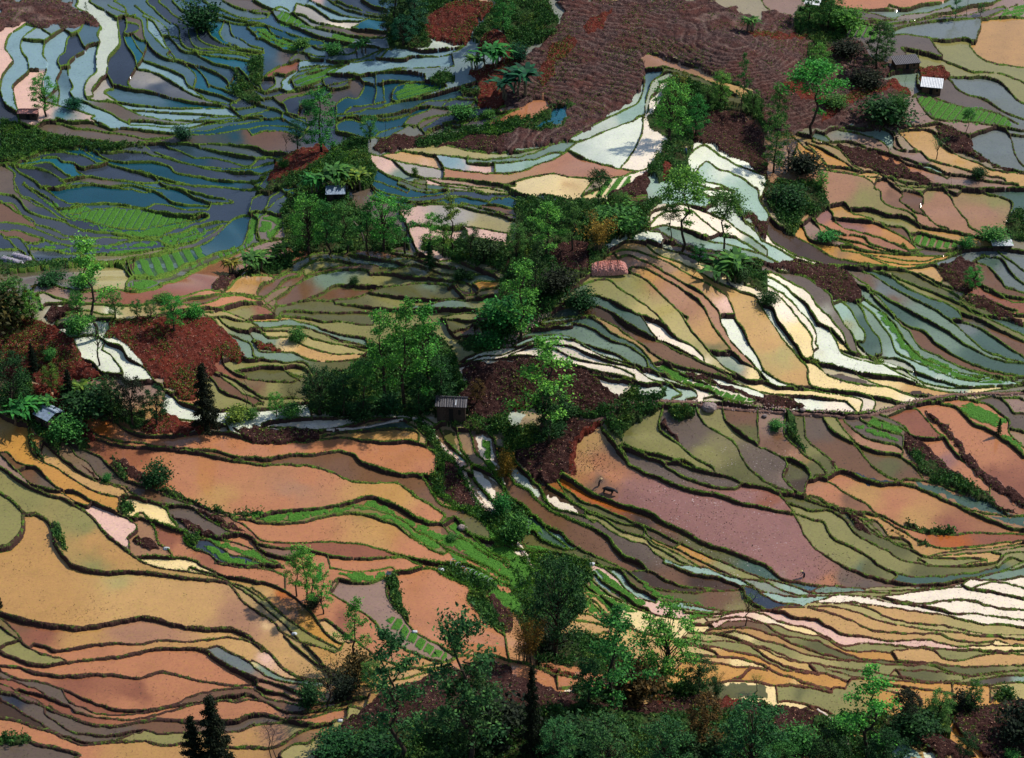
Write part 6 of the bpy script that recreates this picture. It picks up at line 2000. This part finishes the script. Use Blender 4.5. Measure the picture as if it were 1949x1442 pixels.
# ---------------------------------------------------------------- buffalo and farmers
def skin(name,verts,edges,rad,mat,loc,rz,label,cat,scale=1.):
    me=bpy.data.meshes.new(name); me.from_pydata(verts,edges,[]); o=bpy.data.objects.new(name,me); C.objects.link(o)
    m=o.modifiers.new('s','SKIN'); 
    for v,r in zip(me.skin_vertices[0].data,rad): v.radius=(r,r)
    me.skin_vertices[0].data[0].use_root=True
    s=o.modifiers.new('b','SUBSURF'); s.levels=2; s.render_levels=2
    dg=bpy.context.evaluated_depsgraph_get(); me2=bpy.data.meshes.new_from_object(o.evaluated_get(dg)); o.modifiers.clear(); o.data=me2; me2.materials.clear(); me2.materials.append(mat)
    o.location=loc; o.rotation_euler=(0,0,R(rz)); o.scale=(scale,)*3
    if label: o['label']=label; o['category']=cat
    return o
m_buf=simple('buffalo_hide',(.02,.018,.02),.7,.4,4,.3); m_skin=simple('skin',(.25,.13,.08),.6,.1,3); m_cloth=simple('dark_cloth',(.015,.02,.035),.9,.4,5); m_blue=simple('blue_cloth',(.03,.07,.20),.9,.4,5); m_hat=simple('straw_hat',(.4,.3,.16),.9,.2,8)
bv=[(0,0,1.05),(-.75,0,1.15),(.65,0,1.1),(1.15,0,1.15),(1.55,0,.85),(1.8,0,.62)]; be=[(0,1),(0,2),(2,3),(3,4),(4,5)]; br=[.42,.36,.42,.26,.19,.12]
def addleg(x,y,hind):
    b=len(bv); k=1 if hind else 2
    bv.extend([(x,y,.8),(x+(-.12 if hind else .02),y,.45),(x+(.0 if hind else -.02),y,.12),(x+.05,y,-.05)]); be.extend([(k,b),(b,b+1),(b+1,b+2),(b+2,b+3)]); br.extend([.17,.11,.075,.085])
for y in (-.24,.24): addleg(-.75,y,True); addleg(.7,y,False)
b=len(bv); bv.extend([(-1.15,0,1.0),(-1.25,0,.5)]); be.extend([(1,b),(b,b+1)]); br.extend([.07,.035])
for s_ in (-1,1):
    b=len(bv); bv.extend([(1.5,.22*s_,1.08),(1.35,.5*s_,1.2),(1.1,.58*s_,1.35)]); be.extend([(4,b),(b,b+1),(b+1,b+2)]); br.extend([.07,.05,.02])
skin('water_buffalo',bv,be,br,m_buf,world(1158,942,-.12),-22,'black water buffalo wading in the pink-brown paddy','buffalo')
def person(px,py,rz,label,m_top,bend=.5,hat=True):
    s=math.sin(bend);c_=math.cos(bend); sh=(.52*s,0,.92+.52*c_); 
    v=[(0,0,.92),(.25*s,0,.92+.27*c_),sh,(sh[0]+.12*s,0,sh[2]+.12),(sh[0]+.2*s,0,sh[2]+.27)]; e=[(0,1),(1,2),(2,3),(3,4)]; r=[.15,.14,.15,.06,.105]
    for y in (-1,1):
        b=len(v); v+=[(0,.1*y,.85),(.08*y,.12*y,.48),(.06*y-.03,.12*y,.08),(.06*y+.12,.12*y,.03)]; e+=[(0,b),(b,b+1),(b+1,b+2),(b+2,b+3)]; r+=[.11,.075,.05,.045]
        b=len(v); v+=[(sh[0],.2*y,sh[2]-.03),(sh[0]+.1,.25*y,sh[2]-.3),(sh[0]+.32,.2*y,sh[2]-.48),(sh[0]+.4,.2*y,sh[2]-.52)]; e+=[(2,b),(b,b+1),(b+1,b+2),(b+2,b+3)]; r+=[.065,.05,.038,.035]
    o=skin('person',v,e,r,m_top,world(px,py,-.02),rz,label,'person')
    hp=(sh[0]+.2*s,0,sh[2]+.27)
    if hat:
        V=[(hp[0],0,hp[2]+.22)]+[(hp[0]+.28*math.cos(k*.5236),.28*math.sin(k*.5236),hp[2]+.04) for k in range(12)]; F=[(0,1+k,1+(k+1)%12) for k in range(12)]
        part('hat',(V,F),m_hat,o)
    V,F=join([limb((0,-.14,.86),(.05,-.14,.1),.10,.07,0,2,6),limb((0,.14,.86),(-.03,.14,.1),.10,.07,0,2,6)]); part('trousers',(V,F),m_cloth,o)
    return o
person(1140,928,-20,'farmer in dark clothes standing behind the black water buffalo',m_cloth)
person(1530,1098,200,'farmer in dark clothes bending at the lower tip of the pink-brown paddy',m_cloth,1.0)
person(1306,298,160,'walker in blue on the path between the white paddies and the knoll',m_blue,.1)
# litter-like white bags seen on the banks
def bag(px,py,lab,sz=.35):
    o=bpy.data.objects.new('white_sack',pymesh('white_sack',heap(sz*2,sz*1.4,sz,int(px),8,8),m_white,True)); C.objects.link(o); o.location=world(px,py,.05); o['label']=lab; o['category']='sack'; o['group']='white sacks left on the banks'
bag(839,1087,'white sack at the upper right corner of the salmon paddy',.7); bag(317,1046,'white sack on the bank of the red-brown paddy',.5); bag(1127,1078,'pale sack at the top of the long green seedling strips',.5); bag(790,1206,'white sack on the rim of the mauve seedling paddy',.45); bag(560,1207,'pale sack on the bank by the ochre paddy',.4); bag(648,1373,'pale sack at the edge of the dark slope',.4)

# trodden stone paths laid over the banks
def path(name,pts,wd,mat,lift=.12):
    a=smooth(np.array(pts,float),6.); a=a+np.stack([noise2(a[:,0]/9,a[:,1]/9,3)-.5,noise2(a[:,0]/9,a[:,1]/9,4)-.5],1)*3; W=[np.array(world(x,y)) for x,y in a]
    z=np.array([p[2] for p in W]); z=np.convolve(np.pad(z,3,'edge'),np.ones(7)/7,'valid'); V=[];F=[]
    for i,p in enumerate(W):
        d=W[min(i+1,len(W)-1)]-W[max(i-1,0)]; d[2]=0; d/=np.linalg.norm(d)+1e-9; nn=np.array([-d[1],d[0],0]); w_=wd*(.75+.5*noise2(np.array([i*.37]),np.array([.5]),9)[0])
        for k,h in ((-1,-.5),(-.8,lift),(.8,lift),(1,-.5)): q=p+nn*w_*k/2; V.append((q[0],q[1],z[i]+h))
    for i in range(len(W)-1):
        for k in range(3): F.append((i*4+k,i*4+k+1,i*4+k+5,i*4+k+4))
    o=bpy.data.objects.new(name,pymesh(name,(V,F),mat,True)); C.objects.link(o); o['kind']='structure'
m_path=simple('pale_trodden_stone',(.52,.44,.38),.9,.35,2.5,.2,.4); m_dirt=simple('trodden_earth',(.17,.10,.08),.95,.5,2.5,.1,.5)
path('footpath',[(834,834),(845,850),(862,872),(880,890),(890,912),(898,935),(912,955),(928,970),(950,982)],.75,m_path)
path('footpath',[(984,1032),(996,1048),(1006,1066),(1013,1088)],.6,m_path)
path('footpath',[(620,818),(690,812),(745,800),(778,797),(808,806),(834,834)],.6,m_path)
path('footpath',[(1058,796),(1100,797),(1140,800),(1165,786),(1190,773),(1260,767),(1340,769),(1420,777),(1500,783),(1580,789),(1640,791),(1700,779),(1760,763),(1830,753),(1900,750),(1949,748)],.8,m_dirt,.2)
path('footpath',[(1555,1350),(1580,1368),(1600,1392),(1612,1422)],.5,m_path)
